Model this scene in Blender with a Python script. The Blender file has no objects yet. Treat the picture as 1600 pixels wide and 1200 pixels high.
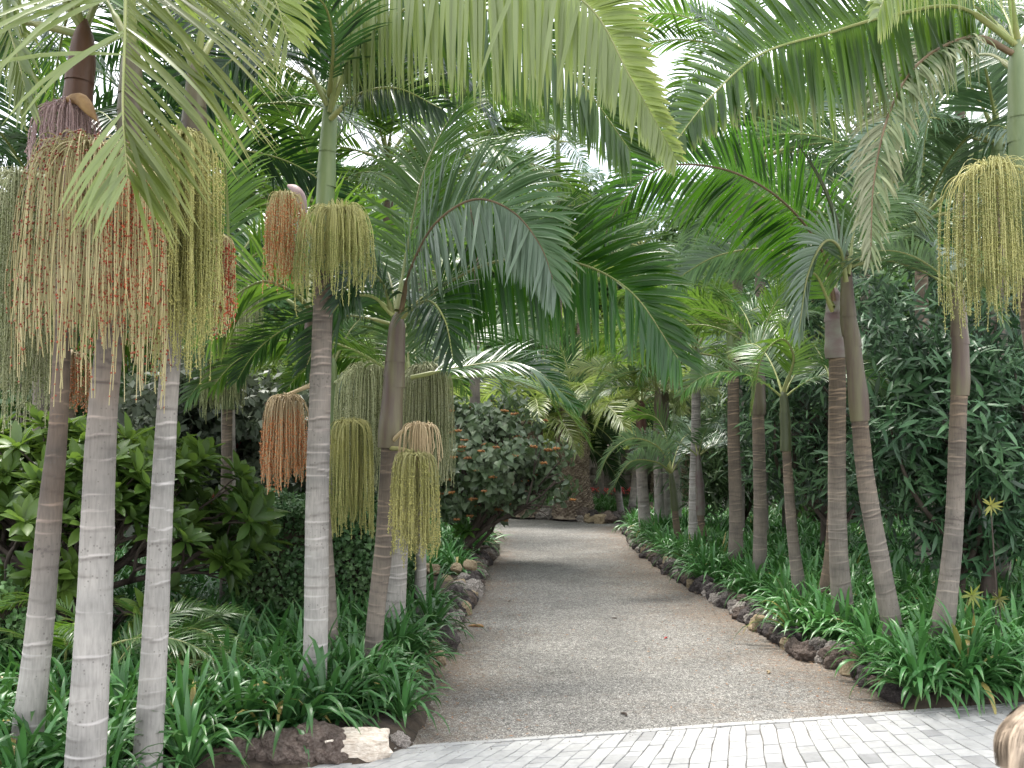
import bpy, math, random
import numpy as np
from mathutils import Vector, noise
rng = np.random.default_rng(7)
random.seed(7)
PI = math.pi
sc = bpy.context.scene
COL = sc.collection
# ------------------------------------------------------------------ camera model (pixel -> place)
F, HZ, CAMZ = 1555.0, 700.0, 1.6
PITCH = math.atan((HZ-600)/F)
cp, sp_ = math.cos(PITCH), math.sin(PITCH)
def ray(px, py):
    u, v = (px-800)/F, (600-py)/F
    return np.array([u, cp - v*sp_, sp_ + v*cp])
def P(px, py, D):
    d = ray(px, py); t = D/d[1]
    return np.array([d[0]*t, D, CAMZ + d[2]*t])
def G(px, py, z=0.0):
    d = ray(px, py); t = (z-CAMZ)/d[2]
    return np.array([d[0]*t, d[1]*t, z])
# ------------------------------------------------------------------ materials
def newmat(name):
    m = bpy.data.materials.new(name); m.use_nodes = True
    nt = m.node_tree; nt.nodes.clear()
    return m, nt, nt.nodes, nt.links
def N(nt, t, **k):
    n = nt.nodes.new(t)
    for a, b in k.items():
        if a.startswith('i_'):
            n.inputs[a[2:].replace('_', ' ')].default_value = b
        else: setattr(n, a, b)
    return n
def rgba(c): return (c[0], c[1], c[2], 1)
def mixc(nt, fac, a, b, mode='MIX'):
    m = nt.nodes.new('ShaderNodeMix'); m.data_type = 'RGBA'; m.blend_type = mode
    for s, v in ((0, fac), (6, a), (7, b)):
        if isinstance(v, bpy.types.NodeSocket): nt.links.new(v, m.inputs[s])
        elif s == 0: m.inputs[0].default_value = v
        else: m.inputs[s].default_value = rgba(v)
    return m.outputs[2]
def ramp(nt, inp, stops):
    r = nt.nodes.new('ShaderNodeValToRGB'); e = r.color_ramp.elements
    while len(e) < len(stops): e.new(0.5)
    for k, (p, c) in enumerate(stops):
        e[k].position = p; e[k].color = rgba(c) if not isinstance(c, (int, float)) else (c, c, c, 1)
    nt.links.new(inp, r.inputs[0]); return r.outputs[0]
def leafmat(name, c1, c2, under=None, rough=0.42, tr=0.3, trc=None, tip=None, scale=6.0, spec=0.42):
    m, nt, n, l = newmat(name)
    tc = N(nt, 'ShaderNodeTexCoord'); oi = N(nt, 'ShaderNodeObjectInfo')
    no = N(nt, 'ShaderNodeTexNoise'); no.inputs['Scale'].default_value = scale; no.inputs['Detail'].default_value = 2
    l.new(tc.outputs['Object'], no.inputs['Vector'])
    f = ramp(nt, no.outputs['Fac'], [(0.35, 0.0), (0.65, 1.0)])
    col = mixc(nt, f, c1, c2)
    hs = N(nt, 'ShaderNodeHueSaturation')
    mr = N(nt, 'ShaderNodeMapRange'); l.new(oi.outputs['Random'], mr.inputs[0])
    mr.inputs[3].default_value = 0.6; mr.inputs[4].default_value = 1.4
    l.new(mr.outputs[0], hs.inputs['Value'])
    mh = N(nt, 'ShaderNodeMath', operation='MULTIPLY'); l.new(oi.outputs['Random'], mh.inputs[0]); mh.inputs[1].default_value = 7.31
    fr = N(nt, 'ShaderNodeMath', operation='FRACT'); l.new(mh.outputs[0], fr.inputs[0])
    m2 = N(nt, 'ShaderNodeMapRange'); l.new(fr.outputs[0], m2.inputs[0]); m2.inputs[3].default_value = 0.488; m2.inputs[4].default_value = 0.512
    l.new(m2.outputs[0], hs.inputs['Hue'])
    # per-leaf variation stored on the mesh
    at = N(nt, 'ShaderNodeAttribute', attribute_name='lv')
    v3 = N(nt, 'ShaderNodeMapRange'); l.new(at.outputs['Fac'], v3.inputs[0]); v3.inputs[3].default_value = 0.65; v3.inputs[4].default_value = 1.4
    sc_ = N(nt, 'ShaderNodeVectorMath', operation='SCALE'); l.new(col, sc_.inputs[0]); l.new(v3.outputs[0], sc_.inputs['Scale'])
    l.new(sc_.outputs[0], hs.inputs['Color'])
    col = hs.outputs[0]
    if name == 'strap_leaf':
        col = mixc(nt, ramp(nt, at.outputs['Fac'], [(0.09, 1.0), (0.12, 0.0)]), col, (0.34, 0.28, 0.09))
    if tip:
        a2 = N(nt, 'ShaderNodeAttribute', attribute_name='lt')
        tf = ramp(nt, a2.outputs['Fac'], [(tip[1], 0.0), (1.0, tip[2])])
        col = mixc(nt, tf, col, tip[0])
    cf = col
    if under:
        ge = N(nt, 'ShaderNodeNewGeometry')
        cf = mixc(nt, ge.outputs['Backfacing'], col, under)
    b = N(nt, 'ShaderNodeBsdfPrincipled'); l.new(cf, b.inputs['Base Color'])
    b.inputs['Roughness'].default_value = rough; b.inputs['Specular IOR Level'].default_value = spec
    t = N(nt, 'ShaderNodeBsdfTranslucent')
    if trc:
        tcx = mixc(nt, 0.6, col, trc); l.new(tcx, t.inputs['Color'])
    else: l.new(col, t.inputs['Color'])
    mx = N(nt, 'ShaderNodeMixShader'); mx.inputs[0].default_value = tr
    l.new(b.outputs[0], mx.inputs[1]); l.new(t.outputs[0], mx.inputs[2])
    o = N(nt, 'ShaderNodeOutputMaterial'); l.new(mx.outputs[0], o.inputs[0])
    return m
def plain(name, c1, c2, scale=20, rough=0.7, bump=0.2, detail=4, stretch=(1, 1, 1), bscale=None, rnd=True, lo=.35, hi=.65):
    m, nt, n, l = newmat(name)
    tc = N(nt, 'ShaderNodeTexCoord'); mp = N(nt, 'ShaderNodeMapping'); mp.inputs['Scale'].default_value = stretch
    l.new(tc.outputs['Object'], mp.inputs[0])
    no = N(nt, 'ShaderNodeTexNoise'); no.inputs['Scale'].default_value = scale; no.inputs['Detail'].default_value = detail
    l.new(mp.outputs[0], no.inputs['Vector'])
    col = mixc(nt, ramp(nt, no.outputs['Fac'], [(lo, 0.0), (hi, 1.0)]), c1, c2)
    if rnd:
        oi = N(nt, 'ShaderNodeObjectInfo'); hs = N(nt, 'ShaderNodeHueSaturation')
        mr = N(nt, 'ShaderNodeMapRange'); l.new(oi.outputs['Random'], mr.inputs[0]); mr.inputs[3].default_value = 0.75; mr.inputs[4].default_value = 1.25
        l.new(mr.outputs[0], hs.inputs['Value']); l.new(col, hs.inputs['Color']); col = hs.outputs[0]
    b = N(nt, 'ShaderNodeBsdfPrincipled'); l.new(col, b.inputs['Base Color']); b.inputs['Roughness'].default_value = rough
    n2 = N(nt, 'ShaderNodeTexNoise'); n2.inputs['Scale'].default_value = bscale or scale*2.5; n2.inputs['Detail'].default_value = 5
    l.new(mp.outputs[0], n2.inputs['Vector'])
    bu = N(nt, 'ShaderNodeBump'); bu.inputs['Strength'].default_value = bump; bu.inputs['Distance'].default_value = 0.02
    l.new(n2.outputs['Fac'], bu.inputs['Height']); l.new(bu.outputs[0], b.inputs['Normal'])
    o = N(nt, 'ShaderNodeOutputMaterial'); l.new(b.outputs[0], o.inputs[0])
    return m
def trunkmat(name, pale, brown, ringc):
    m, nt, n, l = newmat(name)
    tc = N(nt, 'ShaderNodeTexCoord')
    ar = N(nt, 'ShaderNodeAttribute', attribute_name='ring'); ah = N(nt, 'ShaderNodeAttribute', attribute_name='hgt')
    n1 = N(nt, 'ShaderNodeTexNoise'); n1.inputs['Scale'].default_value = 5; n1.inputs['Detail'].default_value = 5
    l.new(tc.outputs['Object'], n1.inputs['Vector'])
    mp = N(nt, 'ShaderNodeMapping'); mp.inputs['Scale'].default_value = (60, 60, 9); l.new(tc.outputs['Object'], mp.inputs[0])
    n2 = N(nt, 'ShaderNodeTexNoise'); n2.inputs['Scale'].default_value = 1.6; n2.inputs['Detail'].default_value = 5
    l.new(mp.outputs[0], n2.inputs['Vector'])
    ad = N(nt, 'ShaderNodeMath', operation='MULTIPLY_ADD'); l.new(n1.outputs['Fac'], ad.inputs[0]); ad.inputs[1].default_value = 0.5
    l.new(ah.outputs['Fac'], ad.inputs[2])
    hf = ramp(nt, ad.outputs[0], [(0.2, 0.0), (1.15 if False else 1.0, 1.0)])
    col = mixc(nt, hf, pale, brown)
    st = ramp(nt, n2.outputs['Fac'], [(0.3, 0.82), (0.6, 1.05)])
    col = mixc(nt, 1.0, col, st, 'MULTIPLY')
    blot = ramp(nt, n1.outputs['Fac'], [(0.30, 0.56), (0.62, 1.15)])
    col = mixc(nt, 1.0, col, blot, 'MULTIPLY')
    # dark lichen specks
    vo = N(nt, 'ShaderNodeTexVoronoi'); vo.inputs['Scale'].default_value = 45; l.new(tc.outputs['Object'], vo.inputs['Vector'])
    n3 = N(nt, 'ShaderNodeTexNoise'); n3.inputs['Scale'].default_value = 7; l.new(tc.outputs['Object'], n3.inputs['Vector'])
    ls = N(nt, 'ShaderNodeMath', operation='ADD'); l.new(vo.outputs['Distance'], ls.inputs[0]); l.new(n3.outputs['Fac'], ls.inputs[1])
    sf = ramp(nt, ls.outputs[0], [(0.58, 0.6), (0.66, 0.0)])
    col = mixc(nt, sf, col, (0.10, 0.085, 0.075))
    rc = mixc(nt, hf, ringc, (brown[0]*2.5, brown[1]*2.4, brown[2]*2.3))
    rr = ramp(nt, ar.outputs['Fac'], [(0.25, 0.0), (0.8, 0.9)])
    col = mixc(nt, rr, col, rc)
    dk = N(nt, 'ShaderNodeAttribute', attribute_name='crack')
    col = mixc(nt, dk.outputs['Fac'], col, (0.05, 0.035, 0.03))
    b = N(nt, 'ShaderNodeBsdfPrincipled'); l.new(col, b.inputs['Base Color']); b.inputs['Roughness'].default_value = 0.85
    bu = N(nt, 'ShaderNodeBump'); bu.inputs['Strength'].default_value = 0.3; bu.inputs['Distance'].default_value = 0.004
    l.new(n2.outputs['Fac'], bu.inputs['Height']); l.new(bu.outputs[0], b.inputs['Normal'])
    o = N(nt, 'ShaderNodeOutputMaterial'); l.new(b.outputs[0], o.inputs[0])
    return m

M = {}
M['frond'] = leafmat('palm_leaf', (0.042, 0.108, 0.020), (0.070, 0.150, 0.030), under=(0.085, 0.14, 0.06), rough=0.29, tr=0.33, trc=(0.22, 0.40, 0.03), tip=((0.28, 0.24, 0.08), 0.55, 0.6))
M['frond_deep'] = leafmat('palm_leaf_deep', (0.016, 0.070, 0.010), (0.034, 0.110, 0.016), under=(0.03, 0.085, 0.022), rough=0.26, tr=0.30, trc=(0.13, 0.36, 0.01), tip=((0.2, 0.2, 0.05), 0.7, 0.4))
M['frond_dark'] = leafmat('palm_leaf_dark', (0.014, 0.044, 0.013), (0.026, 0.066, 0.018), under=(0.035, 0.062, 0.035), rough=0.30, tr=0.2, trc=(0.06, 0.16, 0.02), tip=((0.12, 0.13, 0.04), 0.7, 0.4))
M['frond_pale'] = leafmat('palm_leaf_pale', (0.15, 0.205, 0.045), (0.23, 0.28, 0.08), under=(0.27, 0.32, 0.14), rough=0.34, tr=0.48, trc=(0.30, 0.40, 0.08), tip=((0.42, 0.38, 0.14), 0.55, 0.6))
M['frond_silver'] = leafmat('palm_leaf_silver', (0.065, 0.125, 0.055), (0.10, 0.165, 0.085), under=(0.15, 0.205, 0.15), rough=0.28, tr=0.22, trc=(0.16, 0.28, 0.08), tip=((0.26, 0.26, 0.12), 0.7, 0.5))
M['frond_dry'] = leafmat('palm_leaf_dry', (0.12, 0.17, 0.065), (0.22, 0.25, 0.125), under=(0.24, 0.25, 0.15), rough=0.6, tr=0.2, tip=((0.36, 0.32, 0.19), 0.4, 0.7))
M['rachis'] = plain('palm_rachis', (0.20, 0.24, 0.07), (0.27, 0.27, 0.10), 8, 0.5, 0.1)
M['rachis_brown'] = plain('palm_rachis_brown', (0.12, 0.075, 0.035), (0.2, 0.13, 0.07), 8, 0.5, 0.1)
M['trunk'] = trunkmat('palm_bark', (0.345, 0.325, 0.30), (0.13, 0.095, 0.072), (0.58, 0.54, 0.52))
M['trunk_mid'] = trunkmat('palm_bark_brownish', (0.20, 0.175, 0.15), (0.135, 0.10, 0.07), (0.33, 0.285, 0.24))
M['shaft_olive'] = plain('crownshaft_olive', (0.06, 0.07, 0.03), (0.10, 0.115, 0.05), 3, 0.45, 0.12, stretch=(6, 6, 0.8))
M['shaft_green'] = plain('crownshaft_green', (0.13, 0.18, 0.07), (0.19, 0.235, 0.10), 3, 0.45, 0.12, stretch=(6, 6, 0.8))
M['shaft_brown'] = plain('crownshaft_brown', (0.085, 0.055, 0.045), (0.13, 0.115, 0.06), 3, 0.5, 0.12, stretch=(6, 6, 0.7))
M['shaft_purple'] = plain('crownshaft_purple', (0.13, 0.08, 0.08), (0.17, 0.16, 0.13), 3, 0.45, 0.12, stretch=(2, 2, 4))
M['shaft_red'] = plain('crownshaft_rust', (0.085, 0.030, 0.018), (0.13, 0.055, 0.028), 3, 0.5, 0.12, stretch=(6, 6, 0.7))
M['fibre'] = plain('dry_sheath', (0.20, 0.11, 0.05), (0.36, 0.22, 0.10), 14, 0.7, 0.3)
M['s_cream'] = plain('strand_cream', (0.42, 0.35, 0.16), (0.58, 0.50, 0.27), 4, 0.6, 0.0)
M['s_yel'] = plain('strand_yellow', (0.28, 0.27, 0.09), (0.42, 0.39, 0.15), 4, 0.6, 0.0)
M['s_olive'] = plain('strand_olive', (0.22, 0.24, 0.10), (0.32, 0.33, 0.16), 4, 0.6, 0.0)
M['s_pale'] = plain('strand_pale_olive', (0.34, 0.36, 0.19), (0.46, 0.46, 0.27), 4, 0.6, 0.0)
M['s_mauve'] = plain('strand_mauve', (0.36, 0.24, 0.24), (0.50, 0.36, 0.34), 4, 0.6, 0.0)
M['s_brown'] = plain('strand_brown', (0.30, 0.22, 0.12), (0.44, 0.34, 0.20), 4, 0.6, 0.0)
M['b_red'] = plain('fruit_red', (0.25, 0.030, 0.010), (0.40, 0.075, 0.022), 9, 0.35, 0.0)
M['b_green'] = plain('fruit_green', (0.15, 0.175, 0.04), (0.30, 0.29, 0.08), 3, 0.45, 0.0)
M['b_yel'] = plain('fruit_yellow_green', (0.24, 0.235, 0.06), (0.46, 0.41, 0.14), 3, 0.45, 0.0)
M['b_olive'] = plain('fruit_olive', (0.13, 0.16, 0.05), (0.22, 0.23, 0.09), 3, 0.45, 0.0)
M['b_mauve'] = plain('flower_mauve', (0.34, 0.22, 0.25), (0.48, 0.34, 0.36), 9, 0.6, 0.0)
M['b_orange'] = plain('fruit_orange', (0.40, 0.12, 0.03), (0.50, 0.20, 0.07), 6, 0.45, 0.0)
M['clivia'] = leafmat('strap_leaf', (0.048, 0.128, 0.036), (0.078, 0.185, 0.054), rough=0.36, tr=0.18, trc=(0.09, 0.24, 0.03), scale=2.0, tip=((0.16, 0.17, 0.05), 0.85, 0.3))
M['plumeria'] = leafmat('broad_leaf', (0.06, 0.14, 0.028), (0.14, 0.24, 0.045), under=(0.10, 0.16, 0.06), rough=0.38, tr=0.3, trc=(0.26, 0.42, 0.04), scale=1.3)
M['ivy'] = leafmat('creeper_leaf', (0.07, 0.15, 0.05), (0.16, 0.26, 0.10), rough=0.4, tr=0.15, scale=4)
M['heart'] = leafmat('heart_leaf', (0.13, 0.21, 0.095), (0.28, 0.35, 0.22), under=(0.18, 0.23, 0.16), rough=0.42, tr=0.22, trc=(0.12, 0.22, 0.04), scale=4)
M['lance'] = leafmat('lance_leaf', (0.045, 0.105, 0.045), (0.09, 0.165, 0.072), under=(0.07, 0.10, 0.07), rough=0.4, tr=0.15, scale=3)
M['lance2'] = leafmat('lance_leaf_mid', (0.05, 0.10, 0.035), (0.09, 0.15, 0.055), under=(0.09, 0.13, 0.07), rough=0.4, tr=0.2, scale=2)
M['tree1'] = leafmat('tree_leaf_dark', (0.032, 0.078, 0.025), (0.07, 0.13, 0.04), rough=0.45, tr=0.22, trc=(0.10, 0.2, 0.03), scale=0.8)
M['tree2'] = leafmat('tree_leaf_light', (0.08, 0.14, 0.035), (0.15, 0.22, 0.06), rough=0.45, tr=0.3, trc=(0.25, 0.38, 0.05), scale=0.8)
M['tree3'] = leafmat('tree_leaf_grey', (0.08, 0.11, 0.065), (0.14, 0.17, 0.11), rough=0.5, tr=0.25, scale=0.8)
M['yel'] = leafmat('yellow_leaf', (0.20, 0.22, 0.04), (0.30, 0.28, 0.06), rough=0.45, tr=0.3, scale=3)
M['flower'] = plain('flower_orange', (0.46, 0.21, 0.06), (0.32, 0.14, 0.06), 20, 0.7, 0.0)
M['flower_red'] = plain('flower_red', (0.50, 0.05, 0.04), (0.6, 0.10, 0.10), 20, 0.7, 0.0)
M['flower_or'] = plain('flower_bright_orange', (0.75, 0.25, 0.03), (0.8, 0.36, 0.06), 20, 0.7, 0.0)
M['wood'] = plain('shrub_wood', (0.055, 0.038, 0.028), (0.11, 0.085, 0.07), 10, 0.9, 0.5, stretch=(1, 1, .3))
M['wood_grey'] = plain('tree_wood', (0.12, 0.095, 0.08), (0.19, 0.16, 0.135), 10, 0.9, 0.5, stretch=(1, 1, .3))
M['lava'] = plain('rock_lava', (0.045, 0.036, 0.034), (0.12, 0.10, 0.095), 9, 0.95, 1.0, bscale=26)
M['lava_brown'] = plain('rock_brown', (0.095, 0.065, 0.052), (0.19, 0.15, 0.125), 9, 0.95, 1.0, bscale=26)
M['rock_pale'] = plain('rock_pale', (0.13, 0.115, 0.10), (0.44, 0.39, 0.35), 9, 0.95, 0.8, bscale=26)
M['rock_tan'] = plain('rock_tan', (0.26, 0.19, 0.11), (0.42, 0.34, 0.23), 7, 0.95, 0.7)
M['rock_cream'] = plain('rock_cream', (0.52, 0.43, 0.34), (0.74, 0.66, 0.56), 6, 0.9, 0.5)
M['soil'] = plain('bed_soil', (0.028, 0.020, 0.014), (0.075, 0.055, 0.038), 12, 0.95, 0.8, rnd=False)
M['litter'] = plain('leaf_litter', (0.20, 0.085, 0.04), (0.36, 0.22, 0.12), 5, 0.8, 0.1)
M['phx'] = plain('date_palm_bark', (0.19, 0.14, 0.105), (0.42, 0.34, 0.26), 9, 0.95, 0.6)
M['wall'] = plain('stone_wall', (0.10, 0.085, 0.07), (0.24, 0.21, 0.18), 6, 0.95, 0.9, rnd=False)
M['hill'] = plain('hill_green', (0.03, 0.06, 0.02), (0.06, 0.10, 0.03), 0.5, 1.0, 0.5, rnd=False)

# gravel
def gravelmat():
    m, nt, n, l = newmat('gravel')
    tc = N(nt, 'ShaderNodeTexCoord')
    v = N(nt, 'ShaderNodeTexVoronoi'); v.inputs['Scale'].default_value = 130; l.new(tc.outputs['Object'], v.inputs['Vector'])
    cr = N(nt, 'ShaderNodeSeparateColor'); l.new(v.outputs['Color'], cr.inputs[0])
    st = ramp(nt, cr.outputs[0], [(0.0, (0.13, 0.123, 0.112)), (0.3, (0.242, 0.23, 0.208)), (0.7, (0.365, 0.35, 0.318)), (1.0, (0.62, 0.595, 0.55))])
    ed = ramp(nt, v.outputs['Distance'], [(0.25, 1.0), (0.75, 0.35)])
    st = mixc(nt, 1.0, st, ed, 'MULTIPLY')
    nf = N(nt, 'ShaderNodeTexNoise'); nf.inputs['Scale'].default_value = 22; nf.inputs['Detail'].default_value = 4; l.new(tc.outputs['Object'], nf.inputs['Vector'])
    st = mixc(nt, 1.0, st, ramp(nt, nf.outputs['Fac'], [(0.3, 0.72), (0.7, 1.3)]), 'MULTIPLY')
    n1 = N(nt, 'ShaderNodeTexNoise'); n1.inputs['Scale'].default_value = 0.9; n1.inputs['Detail'].default_value = 6; n1.inputs['Roughness'].default_value = 0.65
    l.new(tc.outputs['Object'], n1.inputs['Vector'])
    n2 = N(nt, 'ShaderNodeTexNoise'); n2.inputs['Scale'].default_value = 16; n2.inputs['Detail'].default_value = 5; l.new(tc.outputs['Object'], n2.inputs['Vector'])
    n4 = N(nt, 'ShaderNodeTexNoise'); n4.inputs['Scale'].default_value = 1.7; n4.inputs['Detail'].default_value = 7; n4.inputs['Roughness'].default_value = 0.7; l.new(tc.outputs['Object'], n4.inputs['Vector'])
    st = mixc(nt, 1.0, st, ramp(nt, n4.outputs['Fac'], [(0.35, 0.74), (0.62, 1.12)]), 'MULTIPLY')
    ea = N(nt, 'ShaderNodeAttribute', attribute_name='edge')
    s1 = N(nt, 'ShaderNodeMath', operation='ADD'); l.new(n1.outputs['Fac'], s1.inputs[0]); l.new(ea.outputs['Fac'], s1.inputs[1])
    s2 = N(nt, 'ShaderNodeMath', operation='MULTIPLY_ADD'); l.new(n2.outputs['Fac'], s2.inputs[0]); s2.inputs[1].default_value = 0.9; l.new(s1.outputs[0], s2.inputs[2])
    hf_ = N(nt, 'ShaderNodeMath', operation='MULTIPLY'); l.new(s2.outputs[0], hf_.inputs[0]); hf_.inputs[1].default_value = 0.5
    lf = ramp(nt, hf_.outputs[0], [(0.55, 0.0), (0.80, 0.66)])
    col = mixc(nt, lf, st, (0.20, 0.14, 0.092))
    b = N(nt, 'ShaderNodeBsdfPrincipled'); l.new(col, b.inputs['Base Color']); b.inputs['Roughness'].default_value = 0.9
    bu = N(nt, 'ShaderNodeBump'); bu.inputs['Strength'].default_value = 0.9; bu.inputs['Distance'].default_value = 0.01; bu.invert = True
    l.new(v.outputs['Distance'], bu.inputs['Height']); l.new(bu.outputs[0], b.inputs['Normal'])
    o = N(nt, 'ShaderNodeOutputMaterial'); l.new(b.outputs[0], o.inputs[0]); return m
M['gravel'] = gravelmat()
def pavermat():
    m, nt, n, l = newmat('paver')
    tc = N(nt, 'ShaderNodeTexCoord'); at = N(nt, 'ShaderNodeAttribute', attribute_name='lv')
    base = ramp(nt, at.outputs['Fac'], [(0.0, (0.22, 0.218, 0.215)), (0.2, (0.29, 0.288, 0.28)), (0.5, (0.345, 0.342, 0.33)), (1.0, (0.405, 0.40, 0.385))])
    n1 = N(nt, 'ShaderNodeTexNoise'); n1.inputs['Scale'].default_value = 14; n1.inputs['Detail'].default_value = 8; n1.inputs['Roughness'].default_value = 0.7; l.new(tc.outputs['Object'], n1.inputs['Vector'])
    col = mixc(nt, 1.0, base, ramp(nt, n1.outputs['Fac'], [(0.3, 0.78), (0.7, 1.1)]), 'MULTIPLY')
    b = N(nt, 'ShaderNodeBsdfPrincipled'); l.new(col, b.inputs['Base Color']); b.inputs['Roughness'].default_value = 0.7
    n2 = N(nt, 'ShaderNodeTexNoise'); n2.inputs['Scale'].default_value = 90; n2.inputs['Detail'].default_value = 4; l.new(tc.outputs['Object'], n2.inputs['Vector'])
    bu = N(nt, 'ShaderNodeBump'); bu.inputs['Strength'].default_value = 0.35; bu.inputs['Distance'].default_value = 0.004
    l.new(n2.outputs['Fac'], bu.inputs['Height']); l.new(bu.outputs[0], b.inputs['Normal'])
    o = N(nt, 'ShaderNodeOutputMaterial'); l.new(b.outputs[0], o.inputs[0]); return m
M['paver'] = pavermat()

# ------------------------------------------------------------------ mesh builder
class MB:
    def __init__(s): s.v = []; s.f = []; s.mi = []; s.n = 0; s.at = {}; 
    def add(s, V, Fc, mi=0, **attrs):
        V = np.asarray(V, float).reshape(-1, 3); Fc = np.asarray(Fc, np.int64)
        s.v.append(V); s.f.append(Fc + s.n); s.mi.append(np.full(len(Fc), mi))
        for k in set(list(s.at) + list(attrs)):
            if k not in s.at: s.at[k] = [np.zeros(s.n)] if s.n else []
            a = attrs.get(k, 0.0)
            s.at[k].append(np.broadcast_to(np.asarray(a, float), (len(V),)))
        s.n += len(V)
    def mesh(s, name, mats, smooth=True):
        me = bpy.data.meshes.new(name)
        V = np.concatenate(s.v); me.vertices.add(len(V)); me.vertices.foreach_set('co', V.astype(np.float32).ravel())
        tot = sum(f.size for f in s.f); cnt = sum(len(f) for f in s.f)
        me.loops.add(tot); me.polygons.add(cnt)
        me.loops.foreach_set('vertex_index', np.concatenate([f.ravel() for f in s.f]).astype(np.int32))
        ls = np.concatenate([np.full(len(f), f.shape[1]) for f in s.f])
        st = np.concatenate([[0], np.cumsum(ls)[:-1]])
        me.polygons.foreach_set('loop_start', st.astype(np.int32))
        me.polygons.foreach_set('material_index', np.concatenate(s.mi).astype(np.int32))
        me.polygons.foreach_set('use_smooth', np.full(cnt, smooth))
        for m in mats: me.materials.append(m)
        me.update(calc_edges=True); me.validate()
        for k, a in s.at.items():
            arr = np.concatenate(a)
            if len(arr) == len(V):
                at = me.attributes.new(k, 'FLOAT', 'POINT'); at.data.foreach_set('value', arr.astype(np.float32))
        return me
def link(name, me, parent=None, loc=(0, 0, 0), rz=0.0, sc_=1.0):
    o = bpy.data.objects.new(name, me); COL.objects.link(o)
    o.location = loc; o.rotation_euler = (0, 0, rz)
    o.scale = (sc_,)*3 if isinstance(sc_, (int, float)) else sc_
    if parent: o.parent = parent
    return o
def tag(o, label, cat, group=None, kind=None):
    if label: o['label'] = label
    if cat: o['category'] = cat
    if group: o['group'] = group
    if kind: o['kind'] = kind
    return o
def empty(name, loc, label, cat, group=None, rz=0):
    o = bpy.data.objects.new(name, None); COL.objects.link(o); o.location = loc; o.rotation_euler = (0, 0, rz)
    o.empty_display_size = 0.2
    return tag(o, label, cat, group)
def norm(a): return a/np.maximum(np.linalg.norm(a, axis=-1, keepdims=True), 1e-9)
def catmull(pts, n):
    p = np.asarray(pts, float)
    if len(p) == 2: t = np.linspace(0, 1, n)[:, None]; return p[0]*(1-t)+p[1]*t
    e = np.vstack([2*p[0]-p[1], p, 2*p[-1]-p[-2]])
    out = []; m = len(p)-1; K = 24
    for i in range(m):
        a, b, c, d = e[i], e[i+1], e[i+2], e[i+3]
        for t in np.linspace(0, 1, K, endpoint=(i == m-1)):
            out.append(0.5*((2*b)+(-a+c)*t+(2*a-5*b+4*c-d)*t*t+(-a+3*b-3*c+d)*t**3))
    out = np.array(out); dl = np.r_[0, np.cumsum(np.linalg.norm(np.diff(out[:, :3], axis=0), axis=1))]
    s = np.linspace(0, dl[-1], n)
    return np.stack([np.interp(s, dl, out[:, k]) for k in range(out.shape[1])], 1)
def tube(mb, pts, rad, k=6, mi=0, cap=True, **attrs):
    pts = np.asarray(pts, float); n = len(pts); rad = np.broadcast_to(rad, (n,))
    T = norm(np.gradient(pts, axis=0)); up = np.array([0, 0, 1.0])
    if abs(T[0][2]) > 0.9: up = np.array([1.0, 0, 0])
    A = norm(np.cross(T[0], up)); As = [A]
    for i in range(1, n):
        A = As[-1] - T[i]*np.dot(As[-1], T[i]); As.append(norm(A))
    A = np.array(As); B = np.cross(T, A)
    th = np.arange(k)*2*PI/k
    V = pts[:, None] + rad[:, None, None]*(A[:, None]*np.cos(th)[None, :, None] + B[:, None]*np.sin(th)[None, :, None])
    i = np.arange(n-1)[:, None]*k; j = np.arange(k)[None]; j2 = (j+1) % k
    Fq = np.stack([i+j, i+j2, i+k+j2, i+k+j], -1).reshape(-1, 4)
    mb.add(V.reshape(-1, 3), Fq, mi, **attrs)
def tmpl_inst(mb, tv, tf, pos, R, scale, mi=0, lv=None, tt=None):
    """place template (k,3) at N places with rotation matrices R (N,3,3) whose COLUMNS are the local axes"""
    n = len(pos); k = len(tv)
    sc3 = np.asarray(scale, float)
    if sc3.ndim == 1: sc3 = np.repeat(sc3[:, None], 3, 1)
    V = np.einsum('nij,nkj->nki', R, tv[None]*sc3[:, None]) + pos[:, None]
    Fq = (np.arange(n)[:, None, None]*k + tf[None]).reshape(-1, tf.shape[1])
    at = {}
    if lv is not None: at['lv'] = np.repeat(lv, k)
    if tt is not None: at['lt'] = np.tile(tt, n)
    mb.add(V.reshape(-1, 3), Fq, mi, **at)
def frames(X, Z):
    """columns: X (leaf direction), Y, Z (leaf normal)"""
    X = norm(X); Y = norm(np.cross(Z, X)); Z = np.cross(X, Y)
    return np.stack([X, Y, Z], -1)
# leaf templates along +X, length 1
def leaf_t(wid, prof, droop=0.12, fold=0.12, seg=None):
    xs = np.linspace(0, 1, len(prof)); V = []
    for x, w in zip(xs, prof):
        z = -droop*x*x; V += [(x, -w*wid, z+fold*w*wid*2), (x, 0, z), (x, w*wid, z+fold*w*wid*2)]
    V = np.array(V); Fq = []
    for i in range(len(prof)-1):
        a = i*3
        Fq += [(a, a+3, a+4, a+1), (a+1, a+4, a+5, a+2)]
    return V, np.array(Fq)
T_LANCE = leaf_t(0.09, [0.15, 0.9, 1.0, 0.6, 0.04], 0.18)
T_OBOV = leaf_t(0.17, [0.10, 0.45, 0.85, 1.0, 0.75, 0.08], 0.16, 0.2)
T_HEART = leaf_t(0.42, [0.55, 1.0, 0.85, 0.45, 0.04], 0.3, 0.18)
T_SMALL = (np.array([(0, 0, 0), (0.5, -0.3, 0.06), (1, 0, -0.08), (0.5, 0.3, 0.06)]), np.array([(0, 1, 2, 3)]))
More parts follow.
